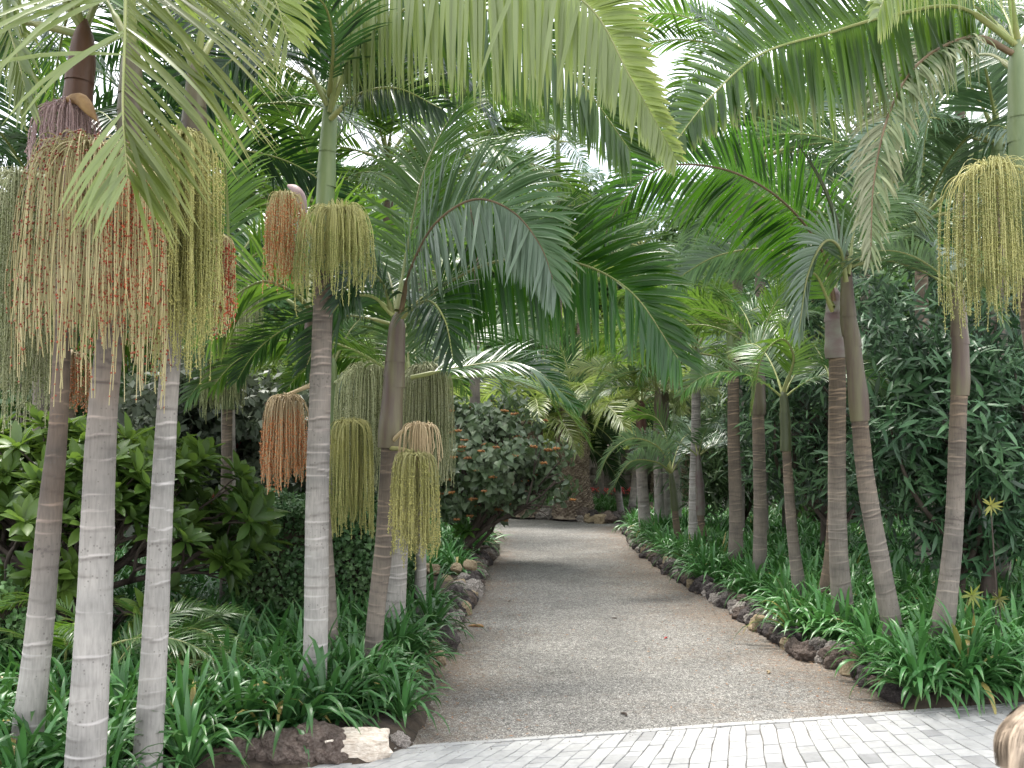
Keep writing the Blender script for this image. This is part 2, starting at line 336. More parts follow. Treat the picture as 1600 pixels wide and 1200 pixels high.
OCT = (np.array([(1, 0, 0), (-1, 0, 0), (0, 1, 0), (0, -1, 0), (0, 0, 1), (0, 0, -1)], float),
       np.array([(0, 2, 4), (2, 1, 4), (1, 3, 4), (3, 0, 4), (2, 0, 5), (1, 2, 5), (3, 1, 5), (0, 3, 5)]))
EYE = np.eye(3)
# ------------------------------------------------------------------ palm frond
def frond_mesh(name, pts, L=0.6, roll=(0, 60), spacing=0.024, hang=0.0, mats=('frond', 'rachis'), seed=0, petiole=0.12, droop=0.075,
               wid=0.012, rr=0.013, ang=(35, 62), S0=None, sides=(1, 1), lift=0.15, miss=0.04, wild=0.18, upk=1.0, split=False, tap=(.75, .45), bare=None, upf=0.8):
    r = np.random.default_rng(seed); pts = np.asarray(pts, float)
    d = np.linalg.norm(np.diff(catmull(pts, 60), axis=0), axis=1).sum()
    n = max(12, int(d/spacing)); C = catmull(pts, n); T = norm(np.gradient(C, axis=0))
    if S0 is None:
        h = C[-1]-C[0]; S0 = np.array([-h[1], h[0], 0.0])
        if np.linalg.norm(S0) < 1e-4: S0 = np.array([1.0, 0, 0])
    S = norm(np.array(S0, float)); Ss = []
    for i in range(n):
        S = norm(S - T[i]*np.dot(S, T[i])); Ss.append(S)
    Ss = np.array(Ss); Nn = np.cross(T, Ss)
    flip = np.sign(Nn[:, 2].mean()) or 1.0
    Nn = Nn*flip; Ss = Ss*1.0
    s = np.linspace(0, 1, n); rl = np.radians(roll[0] + (roll[1]-roll[0])*s)
    S2 = Ss*np.cos(rl)[:, None] + Nn*np.sin(rl)[:, None]; N2 = Nn*np.cos(rl)[:, None] - Ss*np.sin(rl)[:, None]
    mb = MB(); mr_ = MB() if split else mb
    tube(mr_, C, rr*(1.15-s)**0.8*np.where(s < petiole, 1.5, 1.0), 6, 0 if split else 1, lv=0.5, lt=0.0)
    idx = np.where(s > petiole)[0]; u = (s[idx]-petiole)/(1-petiole)
    K = 7
    wp = np.array([0.35, 0.85, 1.0, 0.95, 0.75, 0.45, 0.05])
    for si, side in enumerate((1, -1)):
        m = len(idx); keep = r.random(m) > miss
        if bare and bare[0] == side: keep &= ~((u > bare[1]) & (u < bare[2]) & (r.random(m) < .85))
        a = np.radians(ang[0] + (ang[1]-ang[0])*u**1.3 + r.normal(0, 3, m))
        ll = L*sides[si]*(0.62+0.38*np.sin(PI*np.clip(u*1.1+0.12, 0, 1)))*(1-tap[1]*np.clip((u-tap[0])/(1-tap[0]), 0, 1)**1.6)*r.uniform(0.9, 1.06, m)
        ll = np.where(side*S2[idx][:, 2] < 0, ll, ll*upk)
        D0 = side*S2[idx]*np.cos(a)[:, None] + T[idx]*np.sin(a)[:, None] + N2[idx]*(lift*r.uniform(0.3, 1.6, m))[:, None]
        D0 = norm(D0 + r.normal(0, 0.03, (m, 3)))
        if hang: lo = (side*S2[idx][:, 2] < 0); D0[lo] = norm(D0[lo]*(1-hang)+np.array([0, 0, -1.0])*hang+r.normal(0, .03, (lo.sum(), 3)))
        wl = r.random(m) < wild; D0[wl] = norm(D0[wl] + r.normal(0, 0.16, (wl.sum(), 3)))
        Nl = N2[idx] + r.normal(0, 0.12, (m, 3))
        pos = C[idx].copy(); dirs = D0.copy(); dr = droop*r.uniform(0.6, 1.5, m)
        cols = []
        for k in range(K):
            W = norm(np.cross(dirs, Nl)); Nk = np.cross(W, dirs)
            w = (wid*wp[k]*(0.75+0.25*ll/L))[:, None]
            cols.append(np.stack([pos - W*w + Nk*w*0.25, pos, pos + W*w + Nk*w*0.25], 1))
            pos = pos + dirs*(ll/(K-1))[:, None]
            dirs = norm(dirs + np.array([0, 0, -1.0])*(dr*(0.5+k*0.35))[:, None])
        V = np.stack(cols, 1)[keep]; m2 = len(V)      # (m,K,3,3)
        q = []
        for k in range(K-1):
            b = k*3
            if side > 0: q += [(b, b+1, b+4, b+3), (b+1, b+2, b+5, b+4)]
            else: q += [(b, b+3, b+4, b+1), (b+1, b+4, b+5, b+2)]
        Fq = (np.arange(m2)[:, None, None]*(K*3) + np.array(q)[None]).reshape(-1, 4)
        lv = np.repeat(np.clip(r.normal(0.5, 0.17, m2), 0, 1), K*3)
        lt = np.tile(np.repeat(np.linspace(0, 1, K), 3), m2)*np.repeat(r.uniform(0.75, 1.0, m2), K*3)
        mb.add(V.reshape(-1, 3), Fq, 0, lv=lv, lt=lt)
    if split: return mb.mesh(name, [M[mats[0]]]), mr_.mesh('rachis', [M[mats[1]]])
    return mb.mesh(name, [M[mats[0]], M[mats[1]]])
def gen_curve(e0, Ln, drop, n=9, sag=1.4):
    p = np.array([0.0, 0, 0]); out = [p.copy()]
    for i in range(n):
        t = (i+0.5)/n; e = math.radians(e0 - drop*t**sag)
        p = p + np.array([math.cos(e), 0, math.sin(e)])*Ln/n; out.append(p.copy())
    return out
FLIB = {}
def flib(e, var, mat):
    key = (e, var, mat)
    if key not in FLIB:
        drop = {80: 75, 60: 95, 40: 95, 18: 80, -8: 60}[e]
        rl = [(10, 70), (-10, -75), (0, 25), (5, 50)][var % 4]
        FLIB[key] = frond_mesh('frond', gen_curve(e, 2.1, drop), 0.56, rl, seed=abs(e)*7+var, spacing=0.029, wid=0.0148,
                               mats=(mat, 'rachis'), S0=(0, 1, 0))
    return FLIB[key]
# ------------------------------------------------------------------ trunk / crownshaft
def trunk_mesh(pts, rad, mat, seed=0, step=0.010, k=20, brown=(0.0, 1.0), ring=0.085, flare=1.25):
    r = np.random.default_rng(seed); pts = np.asarray(pts, float)
    Lg = np.linalg.norm(np.diff(pts, axis=0), axis=1).sum(); n = max(20, int(Lg/step))
    C = catmull(np.hstack([pts, np.asarray(rad)[:, None]]), n); R = C[:, 3]; C = C[:, :3]
    h = np.linspace(0, Lg, n)
    R = R*(1+(flare-1)*np.exp(-h/0.10))
    C[:, 0] += 0.006*np.sin(h*2.3+seed); 
    rings = []; z = 0.05
    while z < Lg:
        rings.append(z); t = z/Lg; z += ring*(0.85-0.52*min(1, t*1.2))*r.uniform(0.6, 1.4)
    th = np.arange(k)*2*PI/k
    rg = np.zeros((n, k)); ck = np.zeros((n, k))
    wob = 0.010
    for z in rings:
        ph = r.uniform(0, 6.3); am = r.uniform(0.2, 1.2)*wob; tilt = r.uniform(0.0, 1.0)
        zz = z + am*np.sin(th+ph) + 0.003*np.sin(3*th+ph*2)
        d = h[:, None]-zz[None]
        st = r.uniform(0.2, 1.0)
        rg = np.maximum(rg, st*np.exp(-(d/0.0075)**2)*(0.8+0.2*np.sin(th*2+ph)[None]))
        if r.random() < 0.9: ck = np.maximum(ck, 0.9*(0.45+0.55*z/Lg)*r.uniform(0.4, 1)*np.exp(-((d+0.013)/0.0062)**2)*np.clip(np.sin(th+ph*3)[None]+0.5, 0, 1))
    T = norm(np.gradient(C, axis=0)); A = norm(np.cross(T, np.array([0, 1.0, 0]))); B = np.cross(T, A)
    lump = 1+0.012*np.sin(3*th[None]+h[:, None]*5+seed)+0.01*np.sin(h[:, None]*17+2*th[None])
    RR = R[:, None]*lump*(1+0.03*rg-0.03*ck)
    V = C[:, None]+RR[..., None]*(A[:, None]*np.cos(th)[None, :, None]+B[:, None]*np.sin(th)[None, :, None])
    i = np.arange(n-1)[:, None]*k; j = np.arange(k)[None]; j2 = (j+1) % k
    Fq = np.stack([i+j, i+j2, i+k+j2, i+k+j], -1).reshape(-1, 4)
    t = h/Lg; hg = np.clip((t-brown[0])/(brown[1]-brown[0]+1e-6), 0, 1)
    mb = MB(); mb.add(V.reshape(-1, 3), Fq, 0, ring=rg.ravel(), crack=ck.ravel(), hgt=np.repeat(hg, k)*0.75)
    return mb.mesh('trunk', [M[mat]])
def shaft_mesh(pts, rad, mat):
    n = 28; C = catmull(np.hstack([np.asarray(pts, float), np.asarray(rad, float)[:, None]]), n)
    t = np.linspace(0, 1, n); R = C[:, 3]*(1+0.12*np.exp(-((t-0.12)/0.12)**2))
    R[-3:] *= [0.9, 0.7, 0.4]
    mb = MB(); tube(mb, C[:, :3], R, 18, 0)
    # overlapping sheath edges
    for k in range(3):
        a = int(n*(0.45+0.08*k)); tube(mb, C[a:a+8, :3]+np.array([0.006*math.cos(k*2.4), 0.006*math.sin(k*2.4), 0]), R[a:a+8]*1.04*np.linspace(1, .8, 8), 14, 0)
    return mb.mesh('crownshaft', [M[mat]])
# ------------------------------------------------------------------ fruit cluster (local: origin on the trunk, centre of the head at c)
def fruit_mesh(c, R, L, n=170, seed=0, smat='s_yel', bmat='b_yel', bead=0.0044, dens=0.020, sr=0.0016, bare=0.0, b0=0.31, ragged=0.22, hang=1.0, cen=None):
    r = np.random.default_rng(seed); mb = MB(); c = np.asarray(c, float)
    ped = catmull([(0, 0, 0), c*np.array([.5, .5, 0])+np.array([0, 0, 0.02+c[2]*.6]), c+np.array([0, 0, 0.02])], 10)
    tube(mb, ped, np.linspace(0.016, 0.010, 10), 7, 0)
    # secondary branches
    nb = max(6, n//14); tips = []
    for b in range(nb):
        az = b*2.4+r.uniform(-.3, .3); rr = R*0.62*math.sqrt((b+0.5)/nb)
        tip = c+np.array([math.cos(az)*rr, math.sin(az)*rr, -0.10*R+0.02-0.30*R*(rr/R)**2])
        mid = (c+tip)/2+np.array([0, 0, 0.10*R])
        tube(mb, catmull([c, mid, tip], 6), np.linspace(0.006, 0.003, 6), 4, 0); tips.append(tip)
    tips = np.array(tips)
    q = 26; ns = 6; sa = r.uniform(0, 6.3)+np.arange(ns)*2.4; sr_ = R*np.sqrt(r.uniform(0.1, .42, ns)); sx = np.cos(sa)*sr_; sy = np.sin(sa)*sr_; sz = r.uniform(-.22, .12, ns)*R; sl_ = r.uniform(.80, 1.08, ns)
    sub = r.integers(0, ns, n); u_ = R*0.58*np.sqrt(r.uniform(0, 1, n)); a_ = r.uniform(0, 2*PI, n)
    ex = sx[sub]+np.cos(a_)*u_; ey = sy[sub]+np.sin(a_)*u_; rad = np.minimum(np.hypot(ex, ey), R*1.02); az = np.arctan2(ey, ex)
    end = c+np.stack([np.cos(az)*rad, np.sin(az)*rad, sz[sub]], 1)
    near = ((end[:, None, :2]-tips[None, :, :2])**2).sum(-1).argmin(1)
    st = tips[near]+(c-tips[near])*r.uniform(0, .8, n)[:, None]
    ln = L*sl_[sub]*(1-ragged*r.random(n)**1.5)*(0.86+0.14*np.sqrt(np.clip(1-(rad/R)**2*0.8, 0, 1)))
    arcz = -R*0.95*(rad/R)**2*r.uniform(.6, 1.3, n)
    t1 = np.linspace(0, 1, 9)
    pts = np.zeros((n, q, 3)); lift_ = r.uniform(.1, 1.1, n)
    apex = end+np.stack([0*rad, 0*rad, arcz], 1)
    for k, t in enumerate(t1):
        p = st*(1-t)[..., None] if False else st + (apex-st)*np.array([1-(1-t)**1.6, 1-(1-t)**1.6, t**1.7])[None]
        p[:, 2] += lift_*R*t*(1-t)
        pts[:, k] = p
    sway = r.normal(0, 0.016, (n, 2))*L; ph = r.uniform(0, 6.3, n); curl = r.uniform(0, 0.010, n)
    for k in range(9, q):
        t = (k-8)/(q-9)
        dz = (ln*hang)*t
        p = apex.copy(); p[:, 2] -= dz
        p[:, 0] += sway[:, 0]*t**1.5 + curl*np.sin(ph+t*7)*t; p[:, 1] += sway[:, 1]*t**1.5 + curl*np.cos(ph+t*6)*t
        # outward gentle bulge
        o = (apex-c)[:, :2]; p[:, :2] += o*0.05*math.sin(t*2.6)
        pts[:, k] = p
    # strands as 3-sided tubes
    a = r.uniform(0, 6.3, n)
    off = np.stack([np.stack([np.cos(a+j*2.094), np.sin(a+j*2.094), 0*a], 1) for j in range(3)], 1)*sr
    V = pts[:, :, None]+off[:, None]
    V[:, :4, :, :2] = pts[:, :4, None, :2]+off[:, None, :, :2]
    V[:, :6, 0, 2] += sr; V[:, :6, 1, 2] -= sr
    i = np.arange(q-1)[:, None]*3; j = np.arange(3)[None]; j2 = (j+1) % 3
    Fq = np.stack([i+j, i+j2, i+3+j2, i+3+j], -1).reshape(-1, 4)
    Fq = (np.arange(n)[:, None, None]*(q*3)+Fq[None]).reshape(-1, 4)
    mb.add(V.reshape(-1, 3), Fq, 0)
    bb = MB()
    if bmat:
        nb_ = max(6, int(L/dens)); tt = r.uniform(b0, 1, (n, nb_))*(q-1)
        i0 = np.clip(tt.astype(int), 0, q-2); fr = (tt-i0)[..., None]
        ar = np.arange(n)[:, None]
        bp = pts[ar, i0]*(1-fr)+pts[ar, i0+1]*fr
        bp = bp+r.normal(0, bead*0.8, bp.shape); bp = bp.reshape(-1, 3)
        keep = r.random(len(bp)) > bare
        if bare > 0.3:   # ripe fruit falls unevenly: whole strands nearly bare
            sb = np.repeat(r.random(n) < 0.45, nb_); keep &= ~(sb & (r.random(len(bp)) < 0.8))
        bp = bp[keep]; m = len(bp)
        tmpl_inst(bb, OCT[0], OCT[1], bp, np.repeat(EYE[None], m, 0), bead*r.uniform(0.75, 1.25, m), 0)
    return mb.mesh('fruit_cluster', [M[smat]]), (bb.mesh('fruit', [M[bmat]]) if bmat else None)
def spathe_mesh(p0, p1, w, mat='fibre'):
    C = catmull([p0, (np.array(p0)+p1)/2+np.array([0, 0, 0.05]), p1], 10); mb = MB()
    tube(mb, C, w*np.sin(np.linspace(0.25, PI-0.05, 10)), 8, 0); return mb.mesh('spathe', [M[mat]])

BEDZ = 0.10
PALMS = []
def palm(label, trunk, w, shaft=None, smat='shaft_green', D=None, auto=None, hero=(), fruits=(), tmat='trunk', brown=(0.3, 1.0),
         seed=1, name='king_palm', fs=1.0, step=0.010, fmat='frond', spear=None, ring=0.085, z0=BEDZ, group='king palms lining the gravel path', cat='palm tree', zv=0.27):
    """trunk: image points bottom to top, w: widths in photo pixels"""
    kk = 1.0
    if D is None:      # the foot shows only above the leaves, zv metres up
        D0 = G(trunk[0][0], trunk[0][1], z0)[1]; v = G(trunk[0][0], trunk[0][1], zv); D = v[1]; kk = D/D0; q = P(trunk[1][0], trunk[1][1], D)
        base = np.array([v[0]+(v[0]-q[0])*(zv-z0)/max(q[2]-zv, .3), D, z0]); tp = [base] if zv-z0 < .05 else [base, v]
    else:
        b = P(trunk[0][0], trunk[0][1], D); base = np.array([b[0]+(b[0]-P(trunk[1][0], trunk[1][1], D)[0])*0.1, D, z0]); tp = [base]
        if b[2] > z0+0.2: tp.append(b)
    root = empty(name, tuple(base), label, cat, group)
    for (x, y) in trunk[1:]: tp.append(P(x, y, D))
    ww = list(w)
    if len(tp) > len(ww): ww = [ww[0]]+ww
    rad = [a/2*D/F for a in ww]
    tp = [p-base for p in tp]; tp[0] = tp[0]-np.array([0, 0, 0.06])
    link('trunk', trunk_mesh(tp, rad, tmat, seed, step, 20 if D < 8 else 12, brown, ring), root)
    hub = tp[-1]
    if shaft:
        sp = [tp[-1]]+[P(x, y, D)-base for x, y, _ in shaft]; sr = [rad[-1]*1.02]+[a/2*D/F for _, _, a in shaft]
        sr[0] = max(sr[0], sr[1])
        link('crownshaft', shaft_mesh(sp, sr, smat), root); hub = sp[-1]
    hr = rad[-1]
    for k, h in enumerate(hero):
        pts = [P(p[0], p[1], p[2]*kk)-base for p in h['pts']]
        kw = {a: b for a, b in h.items() if a not in ('pts',)}; kw['L'] = kw.get('L', .6)*kk; kw['wid'] = kw.get('wid', .012)*kk; kw['spacing'] = kw.get('spacing', .024)*kk; kw['rr'] = .012*kk
        kw.setdefault('seed', seed*31+k); kw.setdefault('mats', (fmat, 'rachis'))
        o = pts[0]; fm_, rm_ = frond_mesh('frond', [p-o for p in pts], split=True, **kw); link('rachis', rm_, link('frond', fm_, root, tuple(o)))
    if auto:
        r = np.random.default_rng(seed+500)
        lst = auto if isinstance(auto, list) else None
        if lst is None:
            n = auto; es = [80, 60, 60, 40, 40, 18, 18, -8, 40, 18, 60, -8][:n]
            a0 = r.uniform(0, 360); lst = [((a0+i*137.5+r.uniform(-15, 15)) % 360, e) for i, e in enumerate(es)]
        for i, it in enumerate(lst):
            az, e = it[0], it[1]; s_ = (it[2] if len(it) > 2 else 1.0)*fs*kk*r.uniform(0.88, 1.08); mt = it[3] if len(it) > 3 else fmat
            me = flib(e, int(r.integers(0, 4)), mt)
            a = math.radians(az)
            o = hub+np.array([math.cos(a)*hr*0.4, math.sin(a)*hr*0.4, -0.02-0.03*(80-e)/30*fs])
            link('frond', me, root, tuple(o), a, (s_, s_*(1 if r.random() < 0.5 else -1)*1.0 if False else s_, s_))
    if spear:
        pts = [P(p[0], p[1], p[2]*kk)-base for p in spear]; mb = MB()
        C = catmull(pts, 14); tube(mb, C, np.linspace(0.016, 0.004, 14), 7, 0); tube(mb, C+np.array([0.012, 0, 0]), np.linspace(0.010, 0.002, 14), 6, 0)
        link('spear_leaf', mb.mesh('spear_leaf', [M['frond_dry']]), root)
    for k, f in enumerate(fruits):
        # c: image point of the cluster head, depth, a: attach height pixel y
        cpt = P(f['c'][0], f['c'][1], f['c'][2]*kk)-base
        ay = P(trunk[-1][0], f.get('a', f['c'][1]), D)-base
        tt = np.array(tp); ax = np.interp(ay[2], tt[:, 2], tt[:, 0]); at = np.array([ax, 0, ay[2]])
        kw = {a: b for a, b in f.items() if a not in ('c', 'a', 'name')}
        kw.setdefault('seed', seed*13+k); kw['R'] *= kk; kw['L'] *= kk; kw['bead'] = kw.get('bead', .0044)*kk; kw['dens'] = kw.get('dens', .02)*kk; kw['sr'] = kw.get('sr', .0016)*kk
        sm_, bm_ = fruit_mesh(cpt-at, **kw); o = link('fruit_cluster', sm_, root, tuple(at))
        if bm_: link('flowers' if kw.get('bmat') == 'b_mauve' else 'fruit', bm_, o)
    PALMS.append((root, base, hub))
    return root, base, hub
# ================================================================== PALMS
# --- left foreground group
palm('grey trunk leaning at the far left edge, olive fruit curtain beside it', [(38, 1195), (60, 1000), (76, 800), (90, 660), (100, 480), (110, 300)], [50, 41, 36, 28, 26, 26],
     shaft=[(118, 190, 44), (128, 95, 42), (132, 30, 22)], smat='shaft_red', D=4.6, brown=(0.22, 0.5), seed=11, ring=.12, step=0.010,
     auto=[(200, 60), (120, 40), (170, 18), (90, 60)], fs=0.9, fmat='frond',
     hero=[dict(pts=[(128, 40, 4.6), (80, -110, 4.4), (20, -70, 4.1), (8, 10, 3.9), (28, 90, 3.8), (45, 160, 3.75)], L=0.42, roll=(0, 10), mats=('frond_pale', 'rachis'), ang=(45, 68), droop=0.08, S0=(1, 0.2, 0), spacing=0.021, wid=.012)],
     fruits=[dict(c=(30, 275, 4.75), R=0.20, L=1.12, n=210, smat='s_pale', bmat='b_olive', bead=0.0045, dens=0.015, a=300),
             dict(c=(108, 170, 4.30), R=0.15, L=0.20, n=230, smat='s_mauve', bmat='b_mauve', bead=0.0030, dens=0.010, a=200, ragged=0.5, b0=0.1),
             dict(c=(112, 555, 5.0), R=0.10, L=0.24, n=90, smat='s_brown', bmat='b_orange', bead=0.0055, dens=0.02, a=590)])
r_, b_, h_ = palm('thickest near trunk, whitish and ringed, with red-fruited cream strands hanging in front', [(132, 1195), (145, 950), (157, 700), (170, 560), (186, 440), (198, 300)], [61, 53, 46, 41, 33, 28],
     shaft=[(202, 200, 38), (205, 110, 34), (206, 60, 18)], smat='shaft_brown', D=4.25, brown=(0.35, 0.8), seed=12, ring=.13, step=0.009,
     auto=[(110, 60), (150, 60)], fs=0.9,
     hero=[dict(pts=[(206, 70, 4.25), (204, -120, 4.1), (200, -190, 3.8), (197, -60, 3.45), (195, 60, 3.3), (192, 170, 3.2), (199, 275, 3.15)], L=0.84, roll=(0, 6), mats=('frond_pale', 'rachis'), ang=(34, 62), droop=0.06, S0=(1, 0, 0), spacing=0.018, wid=0.0095, bare=(-1, .58, .9), petiole=0.28, wild=0.2)],
     fruits=[dict(c=(146, 232, 4.05), R=0.285, L=0.84, n=300, smat='s_cream', bmat='b_red', bead=0.0052, dens=0.020, bare=0.62, a=330, b0=0.12, ragged=0.35, sr=0.0019),
             dict(c=(205, 265, 4.0), R=0.13, L=0.68, n=110, smat='s_cream', bmat='b_red', bead=0.0052, dens=0.018, bare=0.35, a=330)])
link('spathe', spathe_mesh(P(100, 158, 4.25)-b_, P(152, 190, 4.2)-b_, 0.03), r_)
palm('near grey trunk third from the left, yellow-green fruit curtain over its top', [(228, 1195), (243, 950), (258, 720), (268, 570), (282, 430), (296, 300)], [44, 38, 33, 30, 27, 25],
     shaft=[(301, 240, 40), (305, 150, 34), (306, 95, 20)], smat='shaft_brown', D=4.62, brown=(0.5, 1.0), seed=13, ring=.11, step=0.010,
     auto=[(75, 60), (140, 60)], fs=.9, fmat='frond_dark',
     hero=[dict(pts=[(306, 110, 4.62), (330, -30, 4.5), (370, -60, 4.2), (420, -20, 4.0), (450, 60, 3.9)], L=0.5, roll=(10, 60), mats=('frond_pale', 'rachis'), spacing=0.023)],
     fruits=[dict(c=(284, 215, 4.45), R=0.205, L=0.96, n=280, smat='s_yel', bmat='b_yel', bead=0.0042, dens=0.013, a=330, ragged=0.25),
             dict(c=(232, 300, 4.75), R=0.12, L=0.74, n=80, smat='s_yel', bmat='b_olive', bead=0.0045, dens=0.016, a=340),
             dict(c=(350, 375, 4.8), R=0.055, L=0.44, n=50, smat='s_cream', bmat='b_red', bead=0.0055, dens=0.016, bare=.25, a=400)])
# --- left middle group
palm('tall straight pale trunk with green crownshaft and two fruit bunches, left of path', [(490, 1062), (495, 900), (499, 700), (503, 520), (505, 425)], [37, 37, 35, 31, 30],
     shaft=[(508, 315, 29), (511, 250, 27), (515, 185, 24), (517, 130, 12)], smat='shaft_green', brown=(0.35, 1.0), seed=14, step=0.012,
     auto=[(100, 60, 1, 'frond_dark'), (170, 40, .8, 'frond_dark'), (60, 60, 1, 'frond_dark')], fs=0.95,
     hero=[dict(pts=[(515, 175, 6.5), (545, 40, 6.3), (640, -50, 5.9), (790, -50, 5.5), (915, 5, 5.2), (985, 120, 5.0), (1055, 245, 4.9)], L=0.86, hang=.76, roll=(60, 80), mats=('frond_pale', 'rachis'), spacing=0.017, wid=0.0165, upk=.72, tap=(.45, .78), droop=0.05, ang=(25, 50)),
           dict(pts=[(516, 170, 6.5), (570, 60, 6.4), (680, 0, 6.3), (800, 35, 6.2), (900, 120, 6.1), (985, 235, 6.0)], L=0.70, hang=.7, roll=(60, 80), mats=('frond', 'rachis'), spacing=0.017, wid=0.0135, droop=0.06),
           dict(pts=[(517, 185, 6.5), (560, 148, 6.3), (620, 138, 6.1), (690, 170, 5.95)], L=0.40, roll=(50, 75), mats=('frond_dark', 'rachis'), spacing=0.023),
           dict(pts=[(512, 165, 6.5), (470, 95, 6.4), (400, 75, 6.2), (340, 115, 6.0), (310, 180, 5.9)], L=0.5, roll=(-50, -75), mats=('frond_dark', 'rachis'), spacing=0.023),
           dict(pts=[(515, 150, 6.5), (520, 60, 6.0), (500, 0, 5.6), (450, 15, 5.3)], L=0.5, roll=(0, 30), mats=('frond_dark', 'rachis')),
           dict(pts=[(517, 160, 6.5), (560, 90, 6.9), (640, 60, 7.3), (720, 110, 7.7), (770, 190, 7.9)], L=0.5, roll=(55, 75), mats=('frond_dark', 'rachis'))],
     fruits=[dict(c=(528, 328, 6.25), R=0.25, L=0.42, n=300, smat='s_yel', bmat='b_green', bead=0.0046, dens=0.014, a=400, ragged=0.5, sr=0.0018),
             dict(c=(447, 305, 6.4), R=0.125, L=0.56, n=130, smat='s_cream', bmat='b_orange', bead=0.0050, dens=0.016, a=400, ragged=0.4)])
r_, b_, h_ = PALMS[-1]
link('spathe', spathe_mesh(P(450, 290, 6.3)-b_, P(480, 335, 6.2)-b_, 0.035, 's_mauve'), r_)
palm('slender brownish trunk half hidden directly behind the tall straight pale one', [(519, 1030), (515, 900), (503, 740), (487, 575)], [21, 19, 18, 16],
     shaft=[(485, 530, 18), (483, 480, 14)], smat='shaft_brown', tmat='trunk_mid', seed=15, fmat='frond_dark',
     auto=[(160, 40, .8), (100, 60, .8), (60, 40, .8)],
     hero=[dict(pts=[(484, 482, 6.98), (455, 455, 6.9), (410, 440, 6.8), (360, 470, 6.6), (330, 530, 6.5)], L=0.5, roll=(50, 75), mats=('frond', 'rachis'))],
     fruits=[dict(c=(448, 622, 6.8), R=0.155, L=0.53, n=190, smat='s_brown', bmat='b_orange', bead=0.0048, dens=0.015, a=600, ragged=0.2, b0=0.38, sr=0.0024)])
palm('leaning trunk with dark brown crownshaft and yellow-green fruit at its ring, left of path', [(583, 1033), (590, 950), (601, 850), (608, 700)], [28, 27, 28, 27],
     shaft=[(612, 640, 34), (617, 570, 31), (620, 520, 27), (622, 488, 22)], smat='shaft_brown', tmat='trunk_mid', seed=16, brown=(0.1, 1.0), fmat='frond',
     auto=[(160, 18, .8, 'frond_dark'), (110, 60, .8)],
     hero=[dict(pts=[(626, 490, 6.95), (642, 420, 6.8), (680, 350, 6.6), (740, 312, 6.4), (800, 330, 6.2), (845, 385, 6.0), (868, 450, 5.95)], L=0.60, hang=.55, roll=(55, 80), mats=('frond_silver', 'rachis_brown'), spacing=0.017, droop=0.08, wid=0.0150),
           dict(pts=[(628, 492, 6.95), (700, 442, 6.8), (780, 408, 6.6), (890, 408, 6.3), (985, 455, 6.0), (1060, 560, 5.8)], L=0.66, hang=.65, roll=(62, 78), mats=('frond_deep', 'rachis'), spacing=0.019, droop=0.06, wid=0.0155),
           dict(pts=[(620, 485, 6.95), (638, 380, 7.2), (662, 270, 7.4), (700, 190, 7.6), (740, 140, 7.7)], L=0.62, roll=(10, 20), mats=('frond', 'rachis'), spacing=0.023, droop=0.08, S0=(1, 0, 0.2)),
           dict(pts=[(614, 492, 6.95), (580, 463, 6.9), (535, 470, 6.8), (500, 520, 6.7), (480, 570, 6.65)], L=0.42, roll=(55, 75), mats=('frond_dark', 'rachis')),
           dict(pts=[(612, 488, 6.95), (596, 440, 6.8), (560, 420, 6.6), (530, 470, 6.5)], L=0.45, roll=(-40, -75), mats=('frond_dark', 'rachis')),
           dict(pts=[(628, 495, 6.95), (668, 470, 6.6), (695, 500, 6.4), (708, 560, 6.3)], L=0.40, roll=(30, 60), mats=('frond_dark', 'rachis'))],
     fruits=[dict(c=(646, 712, 6.6), R=0.165, L=0.6, n=190, smat='s_yel', bmat='b_yel', bead=0.0050, dens=0.014, a=700, ragged=0.25, sr=0.0020),
             dict(c=(655, 665, 6.75), R=0.15, L=0.24, n=90, smat='s_brown', bmat=None, a=695, ragged=0.6, sr=0.003)],
     spear=[(620, 490, ), (618, 440), (612, 380)] and None)
palm('stout upright whitish trunk just right of the leaning brown-shafted palm', [(616, 990), (621, 900), (625, 800), (632, 700)], [33, 31, 28, 26],
     shaft=[(636, 650, 28), (640, 590, 22)], smat='shaft_brown', seed=17, brown=(.3, 1.2), auto=[(20, 18, .9), (100, 60), (60, 40), (170, 40), (140, 80)], fs=0.9,
     hero=[dict(pts=[(642, 590, 7.7), (720, 574, 7.7), (800, 566, 7.7), (850, 590, 7.7), (895, 632, 7.7)], L=0.42, roll=(20, 40), mats=('frond_deep', 'rachis'), spacing=0.023)],
     fruits=[dict(c=(665, 575, 7.95), R=0.22, L=0.85, n=240, smat='s_pale', bmat='b_olive', bead=0.0050, dens=0.022, a=650, sr=0.0026)])
palm('slim pale trunk in front of the creeper hedge, yellow-green fruit at its top', [(539, 950), (532, 880), (524, 800), (520, 680)], [19, 19, 17, 15],
     shaft=[(519, 620, 17), (520, 560, 13)], smat='shaft_green', seed=18, auto=[(100, 60), (170, 40), (60, 60), (200, 18)], fs=0.75,
     fruits=[dict(c=(549, 660, 8.0), R=0.185, L=0.86, n=170, smat='s_yel', bmat='b_green', bead=0.0052, dens=0.015, a=680, ragged=0.25, sr=0.0026),
             dict(c=(580, 575, 8.7), R=0.36, L=0.85, n=300, smat='s_pale', bmat='b_olive', bead=0.0050, dens=0.024, a=600, sr=0.003)])
palm('slim grey trunk nearest the sandstone blocks on the left border', [(655, 950), (656, 880), (655, 780), (652, 690)], [19, 18, 16, 15], shaft=[(652, 640, 16), (652, 600, 12)], smat='shaft_brown', seed=19,
     auto=[(100, 60), (20, 60), (160, 40)], fs=0.8)
